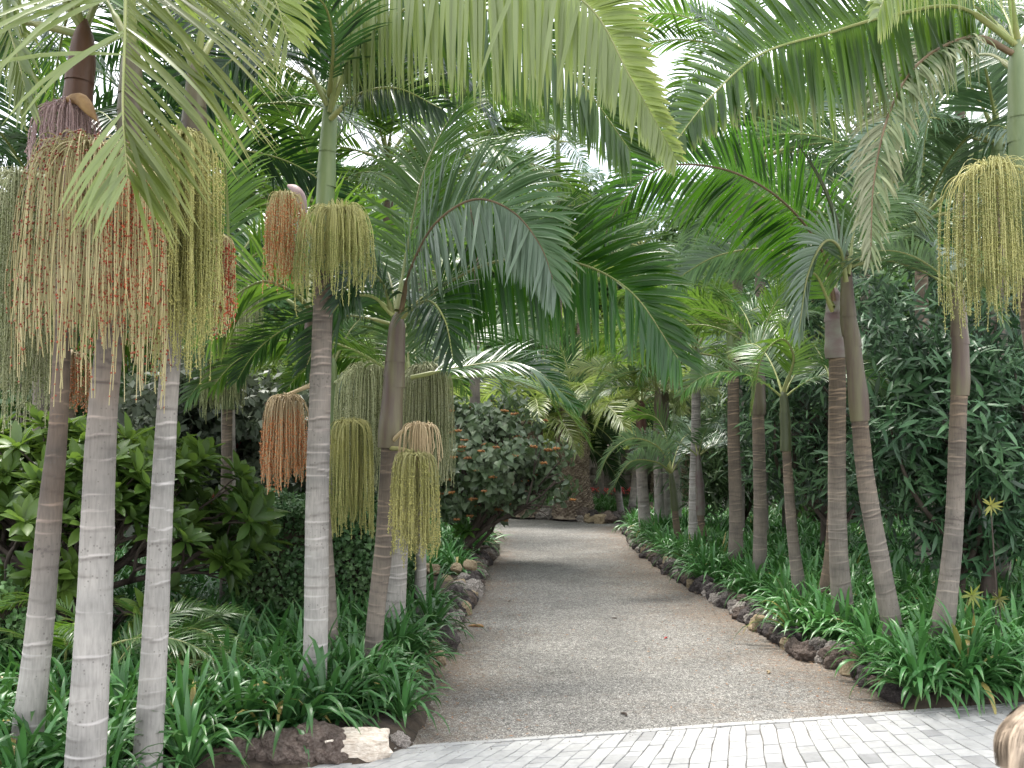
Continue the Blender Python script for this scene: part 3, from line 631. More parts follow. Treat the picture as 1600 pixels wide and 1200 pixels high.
palm('thinnest grey trunk squeezed between two pale ones beside the left border', [(635, 935), (635, 850), (634, 760), (632, 690)], [11, 11, 11, 10], shaft=[(632, 640, 12), (631, 600, 9)], smat='shaft_green', seed=20,
     auto=[(100, 60), (60, 40), (170, 60)], fs=0.7)
palm('distant trunk behind the broad-leaved shrub, with long pale olive fruit strands', [(354, 955), (355, 880), (355, 760), (355, 640)], [24, 21, 18, 16],
     shaft=[(357, 570, 20), (358, 470, 17), (358, 420, 10)], smat='shaft_green', tmat='trunk_mid', seed=21, auto=8, fs=1.0, fmat='frond',
     fruits=[dict(c=(378, 415, 8.8), R=0.20, L=0.62, n=150, smat='s_pale', bmat='b_olive', bead=0.004, dens=0.03, a=640, sr=0.003),
             dict(c=(350, 480, 9.0), R=0.20, L=0.90, n=170, smat='s_olive', bmat='b_olive', bead=0.005, dens=0.022, a=640, sr=0.0026)])
palm('dark green-stemmed palm behind the two leftmost trunks', [(106, 950), (107, 850), (108, 740), (108, 640)], [20, 19, 18, 18], shaft=[(108, 560, 20), (108, 480, 14)], smat='shaft_green', tmat='trunk_mid', seed=22, auto=8, fs=1.0, fmat='frond')
# --- right foreground group
palm('overhanging palm at the right edge with a big yellow-green fruit curtain', [(1705, 1060), (1672, 900), (1634, 650), (1610, 500), (1600, 400)], [40, 36, 30, 27, 27],
     shaft=[(1597, 290, 36), (1592, 180, 33), (1590, 100, 28), (1590, 60, 14)], smat='shaft_green', D=5.9, seed=31, brown=(0.3, 0.9),
     auto=[(80, 60, .8), (20, 60, .8), (120, 60, .8)], fs=0.9,
     hero=[dict(pts=[(1588, 70, 5.9), (1500, 12, 5.8), (1400, 22, 5.6), (1300, 50, 5.4), (1190, 84, 5.2), (1112, 150, 5.05), (1050, 228, 4.95)], L=0.64, hang=.7, roll=(-72, -80), mats=('frond', 'rachis'), spacing=0.017, wid=0.0165, tap=(.45, .75), droop=0.05, ang=(8, 40)),
           dict(pts=[(1586, 85, 5.9), (1520, 58, 5.8), (1440, 95, 5.6), (1392, 170, 5.5), (1366, 280, 5.4), (1360, 405, 5.35)], L=0.32, roll=(-20, -60), mats=('frond_dry', 'rachis_brown'), spacing=0.015, wid=0.008, droop=0.14, wild=0.8),
           dict(pts=[(1590, 60, 5.9), (1560, -80, 5.6), (1490, -105, 5.2), (1410, -60, 4.9), (1372, 20, 4.7)], L=0.5, hang=.7, roll=(-60, -75), mats=('frond_pale', 'rachis'), spacing=0.023, wid=0.0135, droop=0.05),
           dict(pts=[(1588, 110, 5.9), (1540, 85, 6.3), (1480, 110, 6.8), (1450, 190, 7.1), (1440, 270, 7.2)], L=0.5, roll=(-45, -70), mats=('frond_silver', 'rachis'))],
     fruits=[dict(c=(1550, 262, 5.7), R=0.28, L=0.74, n=200, smat='s_yel', bmat='b_green', bead=0.0054, dens=0.016, a=470, sr=0.0019, ragged=0.25)])
palm('right-hand trunk curving out at the base with a plain brown crownshaft, beside the lance-leaved hedge', [(1467, 1008), (1480, 920), (1492, 800), (1500, 618)], [38, 31, 27, 25],
     shaft=[(1501, 560, 26), (1498, 490, 23), (1497, 440, 14)], smat='shaft_brown', tmat='trunk_mid', seed=32, brown=(0.5, 1.0),
     auto=[(150, 40, .8, 'frond_silver'), (95, 60, .8, 'frond_silver'), (200, 40, .6, 'frond_silver'), (40, 40, .8)], fs=0.95)
palm('trunk leaning left to a dark brown crownshaft, its foot by the right-hand strap leaves', [(1396, 998), (1376, 880), (1356, 760), (1344, 658)], [32, 29, 27, 25],
     shaft=[(1340, 610, 28), (1331, 530, 25), (1325, 490, 24), (1322, 400, 14)], smat='shaft_brown', tmat='trunk_mid', seed=33, brown=(0.5, 1.0),
     auto=[(40, 40, .9), (95, 60, .9), (150, 60, .9, 'frond_silver'), (10, 18, .8)], fs=0.95,
     hero=[dict(pts=[(1322, 440, 7.4), (1312, 388, 7.3), (1288, 378, 7.2), (1262, 430, 7.1), (1248, 520, 7.0)], L=0.38, roll=(10, 25), mats=('frond_silver', 'rachis'), S0=(1, 0.3, 0), spacing=0.021, ang=(50, 70)),
           dict(pts=[(1325, 430, 7.4), (1340, 340, 7.6), (1380, 300, 7.9), (1430, 330, 8.1), (1460, 400, 8.2)], L=0.48, roll=(30, 60), mats=('frond', 'rachis'))],
     spear=[(1322, 400, 7.4), (1290, 300, 7.4), (1248, 225, 7.4)])
palm('upright trunk with a short purplish grey crownshaft and one great arched frond over the path', [(1318, 962), (1311, 860), (1308, 700), (1307, 560)], [35, 29, 27, 26],
     shaft=[(1306, 540, 32), (1303, 500, 28), (1303, 450, 20)], smat='shaft_purple', tmat='trunk_mid', seed=34, brown=(0.4, 0.8), ring=0.06,
     auto=[(110, 60, .9), (60, 60, .9)], fs=1.0,
     hero=[dict(pts=[(1303, 470, 8.0), (1290, 405, 7.9), (1255, 348, 7.7), (1200, 297, 7.5), (1125, 263, 7.2), (1035, 262, 7.0), (970, 318, 6.9), (940, 380, 6.85)], L=0.62, hang=.35, roll=(55, 72), mats=('frond_deep', 'rachis_brown'), spacing=0.023, wid=0.0130, droop=0.07, ang=(38, 62)),
           dict(pts=[(1302, 480, 8.0), (1270, 425, 8.3), (1200, 390, 8.6), (1120, 400, 8.9), (1050, 440, 9.1)], L=0.5, roll=(50, 70), mats=('frond_silver', 'rachis'), spacing=0.023),
           dict(pts=[(1300, 485, 8.0), (1275, 430, 7.6), (1255, 440, 7.3), (1240, 500, 7.2)], L=0.36, roll=(10, 30), mats=('frond', 'rachis'), S0=(1, 0, 0))])
palm('short curved reddish brown trunk tucked behind the purple-shafted one', [(1285, 945), (1296, 880), (1301, 800), (1302, 700)], [21, 17, 15, 13], tmat='trunk_mid', seed=35, brown=(-1, 0.2), shaft=[(1302, 650, 15), (1303, 600, 10)], smat='shaft_brown',
     auto=[(100, 60), (60, 60)], fs=0.7)
palm('slim trunk with a long olive crownshaft and small neat crown right of the path', [(1252, 935), (1240, 850), (1233, 780), (1228, 705)], [22, 18, 16, 14],
     shaft=[(1227, 660, 16), (1224, 610, 12)], smat='shaft_olive', tmat='trunk_mid', seed=36, brown=(0.3, 1),
     auto=[(190, 40, .62), (30, 60, .62), (100, 60, .7), (330, 40, .55)], fs=1.0,
     hero=[dict(pts=[(1224, 612, 9.3), (1240, 560, 9.2), (1222, 530, 9.1), (1190, 560, 9.0), (1175, 640, 9.0)], L=0.30, roll=(20, 40), mats=('frond', 'rachis'))])
palm('evenly ringed brown trunk between the slim olive-shafted palm and a taller darker one', [(1187, 902), (1187, 820), (1186, 730), (1185, 648)], [22, 21, 20, 19], tmat='trunk_mid', seed=37, brown=(0.2, 1),
     shaft=[(1185, 600, 21), (1185, 540, 14)], smat='shaft_brown', auto=[(170, 60, .7), (20, 60, .7), (100, 60), (140, 40), (60, 40), (330, 80, .7)], fs=0.9)
palm('tall dark ringed trunk without fruit, sixth from the right among the path palms', [(1149, 882), (1149, 800), (1147, 680), (1146, 560)], [24, 21, 19, 17], tmat='trunk_mid', seed=38, brown=(0.0, .7),
     shaft=[(1145, 530, 19), (1143, 500, 13)], smat='shaft_green', auto=[(170, 18, .8, 'frond_silver'), (200, 40, .8), (100, 60), (60, 40), (20, 40, .8), (130, 40), (240, 60, .7), (300, 18, .7)], fs=0.9)
palm('pale slim trunk leaning beyond the tall dark ringed one', [(1172, 812), (1166, 770), (1161, 700), (1160, 640)], [16, 12, 11, 10], seed=39, shaft=[(1160, 600, 11), (1160, 560, 8)], auto=7, fs=0.9, fmat='frond_silver')
palm('tall pale trunk with a pale green crownshaft, middle of the right-hand row', [(1086, 856), (1086, 780), (1087, 690), (1087, 600)], [22, 18, 15, 14], seed=40, brown=(.5, 1.5),
     shaft=[(1087, 570, 16), (1086, 540, 12)], auto=8, fs=0.95)
palm('young palm with a dark purple crownshaft and orange-ringed foot', [(1104, 858), (1099, 835), (1095, 805)], [13, 12, 11], tmat='trunk_mid', seed=41, brown=(-1, 0.3), ring=0.12,
     shaft=[(1094, 770, 13), (1092, 735, 10), (1091, 705, 6)], smat='shaft_purple', auto=[(350, 40, .62), (200, 40, .62), (100, 60, .6), (280, 60, .6), (40, 40, .6)], fmat='frond_silver')
palm('young ringed palm with a slender green stem and silvery fronds arching over the gravel', [(1063, 850), (1058, 825), (1055, 798)], [12, 11, 10], tmat='trunk_mid', seed=42, brown=(-1, 0.3), ring=0.12,
     shaft=[(1052, 765, 11), (1048, 735, 7)], smat='shaft_olive', auto=[(60, 60, .7), (330, 60, .7)], fmat='frond_silver',
     hero=[dict(pts=[(1048, 738, 13.3), (1030, 700, 13.1), (990, 685, 12.9), (955, 705, 12.7), (935, 745, 12.6)], L=0.36, roll=(20, 50), mats=('frond_silver', 'rachis')),
           dict(pts=[(1048, 738, 13.3), (1025, 722, 12.9), (985, 722, 12.5), (955, 765, 12.3)], L=0.32, roll=(30, 60), mats=('frond_silver', 'rachis')),
           dict(pts=[(1048, 736, 13.3), (1040, 680, 13.4), (1020, 650, 13.5), (980, 650, 13.5)], L=0.36, roll=(20, 50), mats=('frond', 'rachis'))])
for (px, py, wd, lean, top, lab, sd, sh, fm) in [
        (1058, 820, 13, -1, 690, 'pale trunk just behind the young ringed palm in the right row', 43, 'shaft_green', 'frond_pale'),
        (1041, 826, 12, -2, 660, 'slightly leaning grey trunk left of the young ringed palm', 44, 'shaft_brown', 'frond_silver'),
        (1030, 828, 13, -2, 680, 'close-ringed grey trunk in the tight cluster at the end of the right bed', 45, 'shaft_brown', 'frond'),
        (1008, 826, 16, -6, 700, 'stouter pale trunk with a rusty brown crownshaft near the tip of the right bed', 46, 'shaft_red', 'frond_pale'),
        (985, 806, 10, 9, 730, 'small pale trunk bending right at the far border', 47, 'shaft_green', 'frond_silver'),
        (971, 802, 9, -6, 745, 'small pale trunk bending left at the far border beside the date palm', 48, 'shaft_green', 'frond_pale'),
        (1118, 792, 8, -4, 745, 'thin orange-stemmed palm in the dark far bed', 49, 'shaft_red', 'frond'),
        (1129, 796, 7, 1, 750, 'thin grey-stemmed palm next to the orange-stemmed one', 50, 'shaft_green', 'frond'),
        (1200, 800, 9, 2, 700, 'far pale trunk glimpsed right of the evenly ringed brown one', 51, 'shaft_green', 'frond_dark')]:
    palm(lab, zv=(BEDZ if py < 815 else .27), trunk=[(px, py), (px+lean*.6, (py+top)/2), (px+lean, top)], w=[wd*1.25, wd*1.08, wd], shaft=[(px+lean, top-45, wd*.95), (px+lean, top-75, wd*.6)], smat=sh, seed=sd, auto=7, fs=0.85, fmat=fm, step=0.03, brown=(.2, 1.2))
# --- more palms deeper in the garden whose crowns fill the canopy
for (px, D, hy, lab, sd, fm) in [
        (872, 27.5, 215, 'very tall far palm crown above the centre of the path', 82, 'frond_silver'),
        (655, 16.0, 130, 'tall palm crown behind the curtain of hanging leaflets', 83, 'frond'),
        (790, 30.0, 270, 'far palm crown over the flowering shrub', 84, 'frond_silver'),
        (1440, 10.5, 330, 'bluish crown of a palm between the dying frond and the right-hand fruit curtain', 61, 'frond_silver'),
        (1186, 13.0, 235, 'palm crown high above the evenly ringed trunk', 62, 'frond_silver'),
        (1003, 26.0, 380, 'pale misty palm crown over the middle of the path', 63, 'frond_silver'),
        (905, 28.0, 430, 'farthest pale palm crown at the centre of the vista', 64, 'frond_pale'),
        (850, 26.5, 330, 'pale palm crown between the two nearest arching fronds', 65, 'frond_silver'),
        (499, 12.0, 300, 'palm crown behind the brown fruit bunch', 66, 'frond'),
        (606, 12.5, 240, 'bright palm crown behind the green crownshaft', 67, 'frond'),
        (740, 15.0, 250, 'bright green palm crown high over the flowering shrub', 68, 'frond'),
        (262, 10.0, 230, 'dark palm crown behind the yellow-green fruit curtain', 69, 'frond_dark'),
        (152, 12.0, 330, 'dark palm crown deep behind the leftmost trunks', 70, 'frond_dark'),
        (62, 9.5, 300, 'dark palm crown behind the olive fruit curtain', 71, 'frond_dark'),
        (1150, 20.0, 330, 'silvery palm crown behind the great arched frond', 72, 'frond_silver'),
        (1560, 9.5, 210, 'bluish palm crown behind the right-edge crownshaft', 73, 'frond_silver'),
        (1350, 15.0, 200, 'dark palm crown above the lance-leaved hedge', 74, 'frond'),
        (690, 19.0, 420, 'shaded palm crown just above the flowering shrub', 75, 'frond'),
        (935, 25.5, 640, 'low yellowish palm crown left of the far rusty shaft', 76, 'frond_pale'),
        (990, 25.0, 560, 'mid-green palm crown hanging above the far border', 77, 'frond'),
        (1228, 15.0, 440, 'silver-backed palm crown amid the right-hand row', 78, 'frond_silver'),
        (1500, 14.0, 90, 'tallest palm crown behind the top right corner', 79, 'frond'),
        (1150, 14.5, 70, 'tall palm crown against the bright sky at the top centre', 80, 'frond'),
        (354, 12.0, 40, 'tall dark palm crown at the top left between fronds', 81, 'frond_dark')]:
    gy = HZ + (CAMZ-BEDZ)*F/D
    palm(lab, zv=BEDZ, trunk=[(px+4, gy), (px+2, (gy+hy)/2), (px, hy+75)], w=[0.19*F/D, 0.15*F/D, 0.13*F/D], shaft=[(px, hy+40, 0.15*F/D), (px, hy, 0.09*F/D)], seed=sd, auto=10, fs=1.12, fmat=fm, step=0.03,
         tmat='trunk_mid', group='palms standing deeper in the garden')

# ------------------------------------------------------------------ date palms with thick rough trunks
def date_palm(px, py, wpx, top, label, seed, crown=True):
    base = G(px, py, BEDZ); D = base[1]; r = np.random.default_rng(seed)
    root = empty('date_palm', tuple(base), label, 'palm tree', 'thick date palm trunks in the far bed')
    H = P(px, top, D)[2]-BEDZ; R = wpx/2*D/F; mb = MB()
    z = np.linspace(-0.05, H, 24); rr = R*(0.85+0.35*np.exp(-z/0.35)+0.06*np.sin(z*5))
    tube(mb, np.stack([0*z, 0*z, z], 1), rr, 20, 0)
    n = int(H*420*R/0.3)+200; zz = r.uniform(0, H, n); th = r.uniform(0, 2*PI, n)
    k = np.arange(n); zz = (k/n)*H; th = k*2.39996
    Rr = np.interp(zz, z, rr)
    pos = np.stack([np.cos(th)*Rr, np.sin(th)*Rr, zz], 1); X = norm(np.stack([np.cos(th), np.sin(th), 0*th+0.9], 1)+r.normal(0, .15, (n, 3)))
    tv = np.array([(-.2, -.6, -.3), (-.2, .6, -.3), (1, .45, -.1), (1, -.45, -.1), (-.2, -.5, .35), (-.2, .5, .35), (.9, .35, .3), (.9, -.35, .3)]); tf = np.array([(0, 3, 2, 1), (4, 5, 6, 7), (3, 7, 6, 2), (0, 4, 7, 3), (1, 2, 6, 5)])
    tmpl_inst(mb, tv, tf, pos, frames(X, np.stack([0*th, 0*th, 1+0*th], 1)), 0.065*r.uniform(.7, 1.2, n), 0)
    link('trunk', mb.mesh('trunk', [M['phx']], smooth=False), root)
    if crown:
        for i in range(14):
            a = math.radians(i*137.5); e = [80, 60, 40, 18, 40, 18, -8][i % 7]
            link('frond', flib(e, i % 4, 'frond_dark' if i % 2 else 'frond_pale'), root, (0, 0, H-0.05), a, 1.25)
date_palm(896, 806, 52, 640, 'thick rough-scaled date palm trunk in the far bed at the end of the gravel', 5)
date_palm(825, 803, 46, 660, 'shadowed date palm trunk behind the flowering shrub', 6)
date_palm(1074, 790, 34, 640, 'rough date palm trunk seen between the slim trunks of the right row', 7)
date_palm(1032, 790, 26, 650, 'narrowest rough date palm trunk behind the tight cluster', 8)

# ================================================================== GROUND
def sheet(name, x0, x1, y0, y1, nx, ny, z, mat, kind='structure', edge=None, hump=0.0):
    xs = np.linspace(x0, x1, nx); ys = np.linspace(y0, y1, ny); X, Y = np.meshgrid(xs, ys)
    Z = np.full_like(X, z)+hump*np.sin(X*1.3)*np.sin(Y*0.9)
    i = (np.arange(ny-1)[:, None]*nx+np.arange(nx-1)[None]).ravel()
    Fq = np.stack([i, i+1, i+nx+1, i+nx], -1); mb = MB()
    V = np.stack([X, Y, Z], -1).reshape(-1, 3); at = {'edge': edge(V)} if edge is not None else {}
    mb.add(V, Fq, 0, **at); o = link(name, mb.mesh(name, [M[mat]]))
    o['kind'] = kind; return o
# bed outlines, measured on the ground
Rpx = [(1430, 1116), (1400, 1098), (1352, 1066), (1312, 1042), (1255, 1030), (1200, 992), (1142, 952), (1088, 925), (1035, 888), (990, 852), (974, 824)]
Redge = [G(x, y)[:2] for x, y in Rpx]
Lpx = [(640, 1165), (668, 1110), (672, 1040), (690, 1000), (722, 960), (738, 925), (748, 890), (768, 872), (764, 850), (758, 832)]
Ledge = [G(x, y)[:2] for x, y in Lpx]
def inpoly(p, poly):
    x, y = p[:, 0], p[:, 1]; ins = np.zeros(len(p), bool); poly = np.asarray(poly); j = len(poly)-1
    for i in range(len(poly)):
        xi, yi = poly[i]; xj, yj = poly[j]
        c = ((yi > y) != (yj > y)) & (x < (xj-xi)*(y-yi)/(yj-yi+1e-12)+xi); ins ^= c; j = i
    return ins
def dseg(p, line):
    line = np.asarray(line); d = np.full(len(p), 1e9)
    for a, b in zip(line[:-1], line[1:]):
        ab = b-a; t = np.clip(((p-a)@ab)/(ab@ab+1e-9), 0, 1); d = np.minimum(d, np.linalg.norm(p-(a+t[:, None]*ab), axis=1))
    return d
PEDGE0 = G(680, 1170)[:2]; PDIR = norm((G(1430, 1116)[:2]-PEDGE0)[None])[0]      # line where the paving meets the gravel
def ped(x): return PEDGE0+PDIR*x
Rpoly = [ped(3.0-0.0) if False else Redge[0]] + Redge + [np.array([3.4, 21.5]), np.array([9, 20.5]), np.array([14, 18]), np.array([14, 10.0])] + [ped(13)]
Lfront = [np.array(p) for p in [(-0.72, 5.12), (-1.35, 4.9), (-1.62, 4.35), (-2.1, 3.6), (-3.0, 2.8), (-5.0, 1.8), (-9, 0.5)]]
Lpoly = [np.array([-14, 0.5])] + Lfront[::-1] + Ledge + [np.array([-1.4, 19.8]), np.array([-6, 20.5]), np.array([-14, 19])]
FarLine = [G(x, y)[:2] for x, y in [(700, 806), (800, 809), (880, 813), (940, 818), (985, 815), (1050, 803), (1110, 800), (1180, 797), (1300, 790)]]
FarPoly = [np.array([-16, 24.0])] + FarLine + [np.array([18, 27]), np.array([18, 60]), np.array([-16, 60])]
LE = Ledge; RE = Redge
def edgef(V):
    p = V[:, :2]; d = np.minimum(dseg(p, RE)*0.75, dseg(p, LE)*1.3)
    return 0.60*np.exp(-(d/0.65)**1.2) - 0.03
sheet('ground', -300, 300, -120, 400, 60, 60, -0.02, 'hill')
sheet('gravel_path', -18, 18, -2.0, 40, 300, 420, 0.0, 'gravel', edge=edgef)
def bed(name, poly, z=BEDZ, res=0.16, fall=0.25):
    poly = np.array(poly); x0, y0 = poly.min(0); x1, y1 = poly.max(0)
    nx, ny = int((x1-x0)/res)+2, int((y1-y0)/res)+2
    xs = np.linspace(x0, x1, nx); ys = np.linspace(y0, y1, ny); X, Y = np.meshgrid(xs, ys); p = np.stack([X.ravel(), Y.ravel()], 1)
    ins = inpoly(p, poly); d = dseg(p, np.vstack([poly, poly[:1]]))
    Z = np.where(ins, z*np.clip(0.35+d/fall, 0, 1), np.where(d < res*.8, 0.0, -0.06)) + 0.012*np.sin(X.ravel()*5)*np.cos(Y.ravel()*6)
    i = (np.arange(ny-1)[:, None]*nx+np.arange(nx-1)[None]).ravel(); Fq = np.stack([i, i+1, i+nx+1, i+nx], -1)
    ok = (Z[Fq] > -0.05).any(1); mb = MB(); mb.add(np.column_stack([p, Z]), Fq[ok], 0)
    o = link(name, mb.mesh(name, [M['soil']])); o['kind'] = 'structure'
bed('soil_bed', Lpoly, res=.08); bed('soil_bed', Rpoly, res=.08); bed('soil_bed', FarPoly, res=0.3)
# hills behind the garden
xs = np.linspace(-160, 160, 60); ys = np.linspace(58, 200, 30); X, Y = np.meshgrid(xs, ys)
Z = -0.5+(Y-58)*0.22+3*np.sin(X*0.05)+2*np.sin(Y*0.07+X*.03); Z = np.where(Y < 60, -0.6, np.minimum(Z, 22))
i = (np.arange(29)[:, None]*60+np.arange(59)[None]).ravel(); mb = MB(); mb.add(np.stack([X, Y, Z], -1).reshape(-1, 3), np.stack([i, i+1, i+61, i+60], -1), 0)
o = link('hill', mb.mesh('hill', [M['hill']])); o['kind'] = 'structure'

# paving of small grey setts, laid in gently waving courses parallel to the gravel
mb = MB(); PN = np.array([PDIR[1], -PDIR[0]]); r = np.random.default_rng(3)
def pv(u, b):      # u along the gravel edge, b towards the open paving; the courses fan out a little
    x0 = (PEDGE0+PDIR*u)[0]; sl = float(np.clip(.47-.24*(x0-.26), -.12, .62)); wv = .004*math.sin(b*7+u*9.2)+.009*math.sin(b*3+u*1.3)+.004*math.sin(b*17+u*37)
    dd = np.array([-sl, -1.0]); return PEDGE0+PDIR*(u+wv)+dd/np.linalg.norm(dd)*b
def sett(c, lv):
    zt = 0.028+r.uniform(-0.0012, 0.0012); tl = r.normal(0, 0.0008, 4); ctr = np.mean(c, axis=0)
    if ctr[1] < -1.5 or inpoly(ctr[None], Lpoly)[0] or inpoly(ctr[None], Rpoly)[0]: return
    V = [(q[0], q[1], 0.0) for q in c]+[(q[0], q[1], zt-0.003) for q in c]
    V += [tuple(q+(ctr-q)/np.linalg.norm(ctr-q)*0.005)+(zt+tl[k],) for k, q in enumerate(c)]
    Fq = [(0, 3, 7, 4), (3, 2, 6, 7), (2, 1, 5, 6), (1, 0, 4, 5), (4, 7, 11, 8), (7, 6, 10, 11), (6, 5, 9, 10), (5, 4, 8, 9), (8, 11, 10, 9)]
    mb.add(V, [f[::-1] for f in Fq], 0, lv=lv)
g = 0.0022; u = -5.0
while u < 8:
    ln = r.uniform(.16, .30); sett([pv(a, b) for a, b in ((u+g, .0), (u+ln-g, .0), (u+ln-g, .06), (u+g, .06))], r.uniform(.35, .6)); u += ln
u = -4.6
while u < 8:
    wd_ = .088*r.uniform(.95, 1.08); b = .064+r.uniform(0, .02)
    while b < 6.2:
        ln = r.choice([.09, .12, .15, .19])
        sett([pv(x, y) for x, y in ((u+g, b+g*2), (u+wd_-g, b+g*2), (u+wd_-g, b+ln-g*2), (u+g, b+ln-g*2))], float(np.clip(r.normal(.6, .18), 0, 1)) if r.random() > .08 else r.uniform(0, .2)); b += ln
    u += wd_
o = link('pavement', mb.mesh('pavement', [M['paver']], smooth=False)); o['kind'] = 'structure'
# sandy joint bed under the setts
c = [PEDGE0+PDIR*a+PN*b for a, b in ((-6, 0.015), (9, 0.015), (9, 5.9), (-6, 5.9))]
mb = MB(); mb.add([(q[0], q[1], 0.019) for q in c], [(0, 3, 2, 1)], 0); 
M['joint'] = plain('joint_sand', (0.10, 0.09, 0.08), (0.17, 0.15, 0.13), 40, 0.95, 0.3, rnd=False)
o = link('paving_bed', mb.mesh('paving_bed', [M['joint']])); o['kind'] = 'structure'

# ================================================================== ROCKS
def rock_mesh(seed, kind, sub=3, blocky=0.0):
    import bmesh
    bm = bmesh.new(); bmesh.ops.create_icosphere(bm, subdivisions=sub, radius=1.0); off = Vector((seed*7.1, seed*3.3, 0))
    for v in bm.verts:
        p = v.co.copy()
        if blocky:
            q = Vector([math.copysign(abs(c)**(1-blocky), c) for c in p]); p = q*0.85
        am = .12 if blocky > .6 else .3 if blocky else 1; d = 1+am*0.42*noise.noise(p*1.1+off)+0.24*noise.noise(p*2.6+off)+0.12*noise.noise(p*6+off)
        v.co = p*d
    me = bpy.data.meshes.new('rock'); bm.to_mesh(me); bm.free(); me.materials.append(M[kind])
    me.polygons.foreach_set('use_smooth', [not blocky and False for _ in me.polygons]); return me
RK = {k: [rock_mesh(i+j*10, k, 4 if k != 'rock_tan' else 3, 0.45 if k in ('rock_tan',) else .72 if k == 'rock_cream' else 0.0) for i in range(4)] for j, k in enumerate(('lava', 'lava_brown', 'rock_pale', 'rock_tan', 'rock_cream'))}
kd = {'lava': 'dark lava', 'lava_brown': 'reddish brown', 'rock_pale': 'pale mottled', 'rock_tan': 'tan block-shaped', 'rock_cream': 'cream'}
r = np.random.default_rng(21)
def rock(x, y, z, s, kind, label, group=None, rz=None, flat=0.8, name='border_rock'):
    o = link(name, RK[kind][int(r.integers(0, 4))], None, (x, y, z), r.uniform(0, 6.28) if rz is None else rz, (s*r.uniform(.85, 1.2), s*r.uniform(.8, 1.1), s*flat*r.uniform(.85, 1.15)))
    o.rotation_euler = (r.uniform(-.3, .3), r.uniform(-.3, .3), o.rotation_euler.z)
    tag(o, label, 'rock', group); return o
def border(line, where, step, s0, inward, seg_names, kinds=('lava', 'lava_brown', 'lava', 'rock_pale', 'lava', 'rock_pale', 'lava', 'lava_brown', 'rock_tan')):
    line = np.array(line); dl = np.r_[0, np.cumsum(np.linalg.norm(np.diff(line, axis=0), axis=1))]; s = 0.05
    while s < dl[-1]:
        x = np.interp(s, dl, line[:, 0]); y = np.interp(s, dl, line[:, 1])
        k = kinds[int(r.integers(0, len(kinds)))]; sz = s0*r.uniform(.7, 1.25); seg = seg_names[min(len(seg_names)-1, int(s/dl[-1]*len(seg_names)))]
        lab = '%s ground-level rock, %s, %s' % (kd[k], where, seg)
        rock(x+r.uniform(-.03, .03)+inward*0.02, y, sz*0.45, sz, k, lab, '%s rocks edging the %s, %s' % (kd[k], where, seg))
        if r.random() < 0.6:
            k = kinds[int(r.integers(0, len(kinds)))]; sz2 = s0*r.uniform(.55, .95)
            rock(x+inward*s0*0.8+r.uniform(-.02, .02), y+r.uniform(-.05, .05), sz*1.0+0.02, sz2, k, '%s upper rock, %s, %s' % (kd[k], where, seg), '%s upper rocks of the %s, %s' % (kd[k], where, seg))
        s += sz*1.55*step
border(Redge[1:], 'right-hand path border', 1.0, 0.092, 1, ('near the paving', 'halfway along the gravel', 'towards the far bed'))
border(Ledge[2:], 'left-hand path border', 1.0, 0.115, -1, ('beside the leaning palms', 'near the sandstone blocks', 'under the flowering shrub'))
border(FarLine[:-1], 'far bed border', 1.0, 0.18, 0, ('behind the flowering shrub', 'in front of the thick date palm', 'behind the right row of palms'))
p = G(1452, 1095); rock(p[0], p[1]+.08, 0.07, 0.12, 'rock_pale', 'large pale pitted rock at the corner where the right border meets the paving', flat=.75)
p = G(1380, 1070); rock(p[0]+.05, p[1], 0.06, 0.11, 'rock_pale', 'greyish rock under overhanging strap leaves next to the paving corner', flat=.8)
p = G(1330, 1036); rock(p[0]+.05, p[1]+.05, 0.13, 0.075, 'rock_tan', 'smooth rounded tan cobble on top of the right border')
for (px, py, s, k, lab) in [(385, 1200, .10, 'lava_brown', 'small brown rock at the bottom edge, well left of the cream block'), (436, 1194, .115, 'lava_brown', 'low brown rock second from the left at the bottom edge'),
                            (482, 1190, .125, 'lava_brown', 'upright reddish brown lump left of the cream block'), (516, 1192, .10, 'lava_brown', 'brown rock touching the left end of the cream block'), (625, 1168, .055, 'rock_pale', 'little grey stone right of the cream block')]:
    p = G(px, py); rock(p[0], p[1]-.02, s*.6, s*(1.15 if py > 1180 else 1), k, lab)
p = G(552, 1198); o = rock(p[0], p[1]+.10, 0.065, 0.125, 'rock_cream', 'flat cream limestone block at the front corner of the left bed', rz=0.1, flat=.42, name='stone_block'); o.rotation_euler = (0, 0.03, .15); o.scale = (0.19, 0.13, 0.085)
for (px, py, s, h, lab) in [(680, 905, .105, .22, 'biggest tan sandstone block at the left of the small retaining stones'), (694, 926, .10, .08, 'brownish block below the biggest sandstone block'), (715, 915, .075, .24, 'middle squared sandstone block'),
                            (738, 908, .075, .27, 'upper right squared sandstone block'), (739, 922, .07, .09, 'lower right squared sandstone block facing the gravel')]:
    p = G(px, py); rock(p[0], 11.4+(.05 if h > .15 else 0), h, s, 'rock_tan', lab, 'sandstone blocks on the left border', name='stone_block')
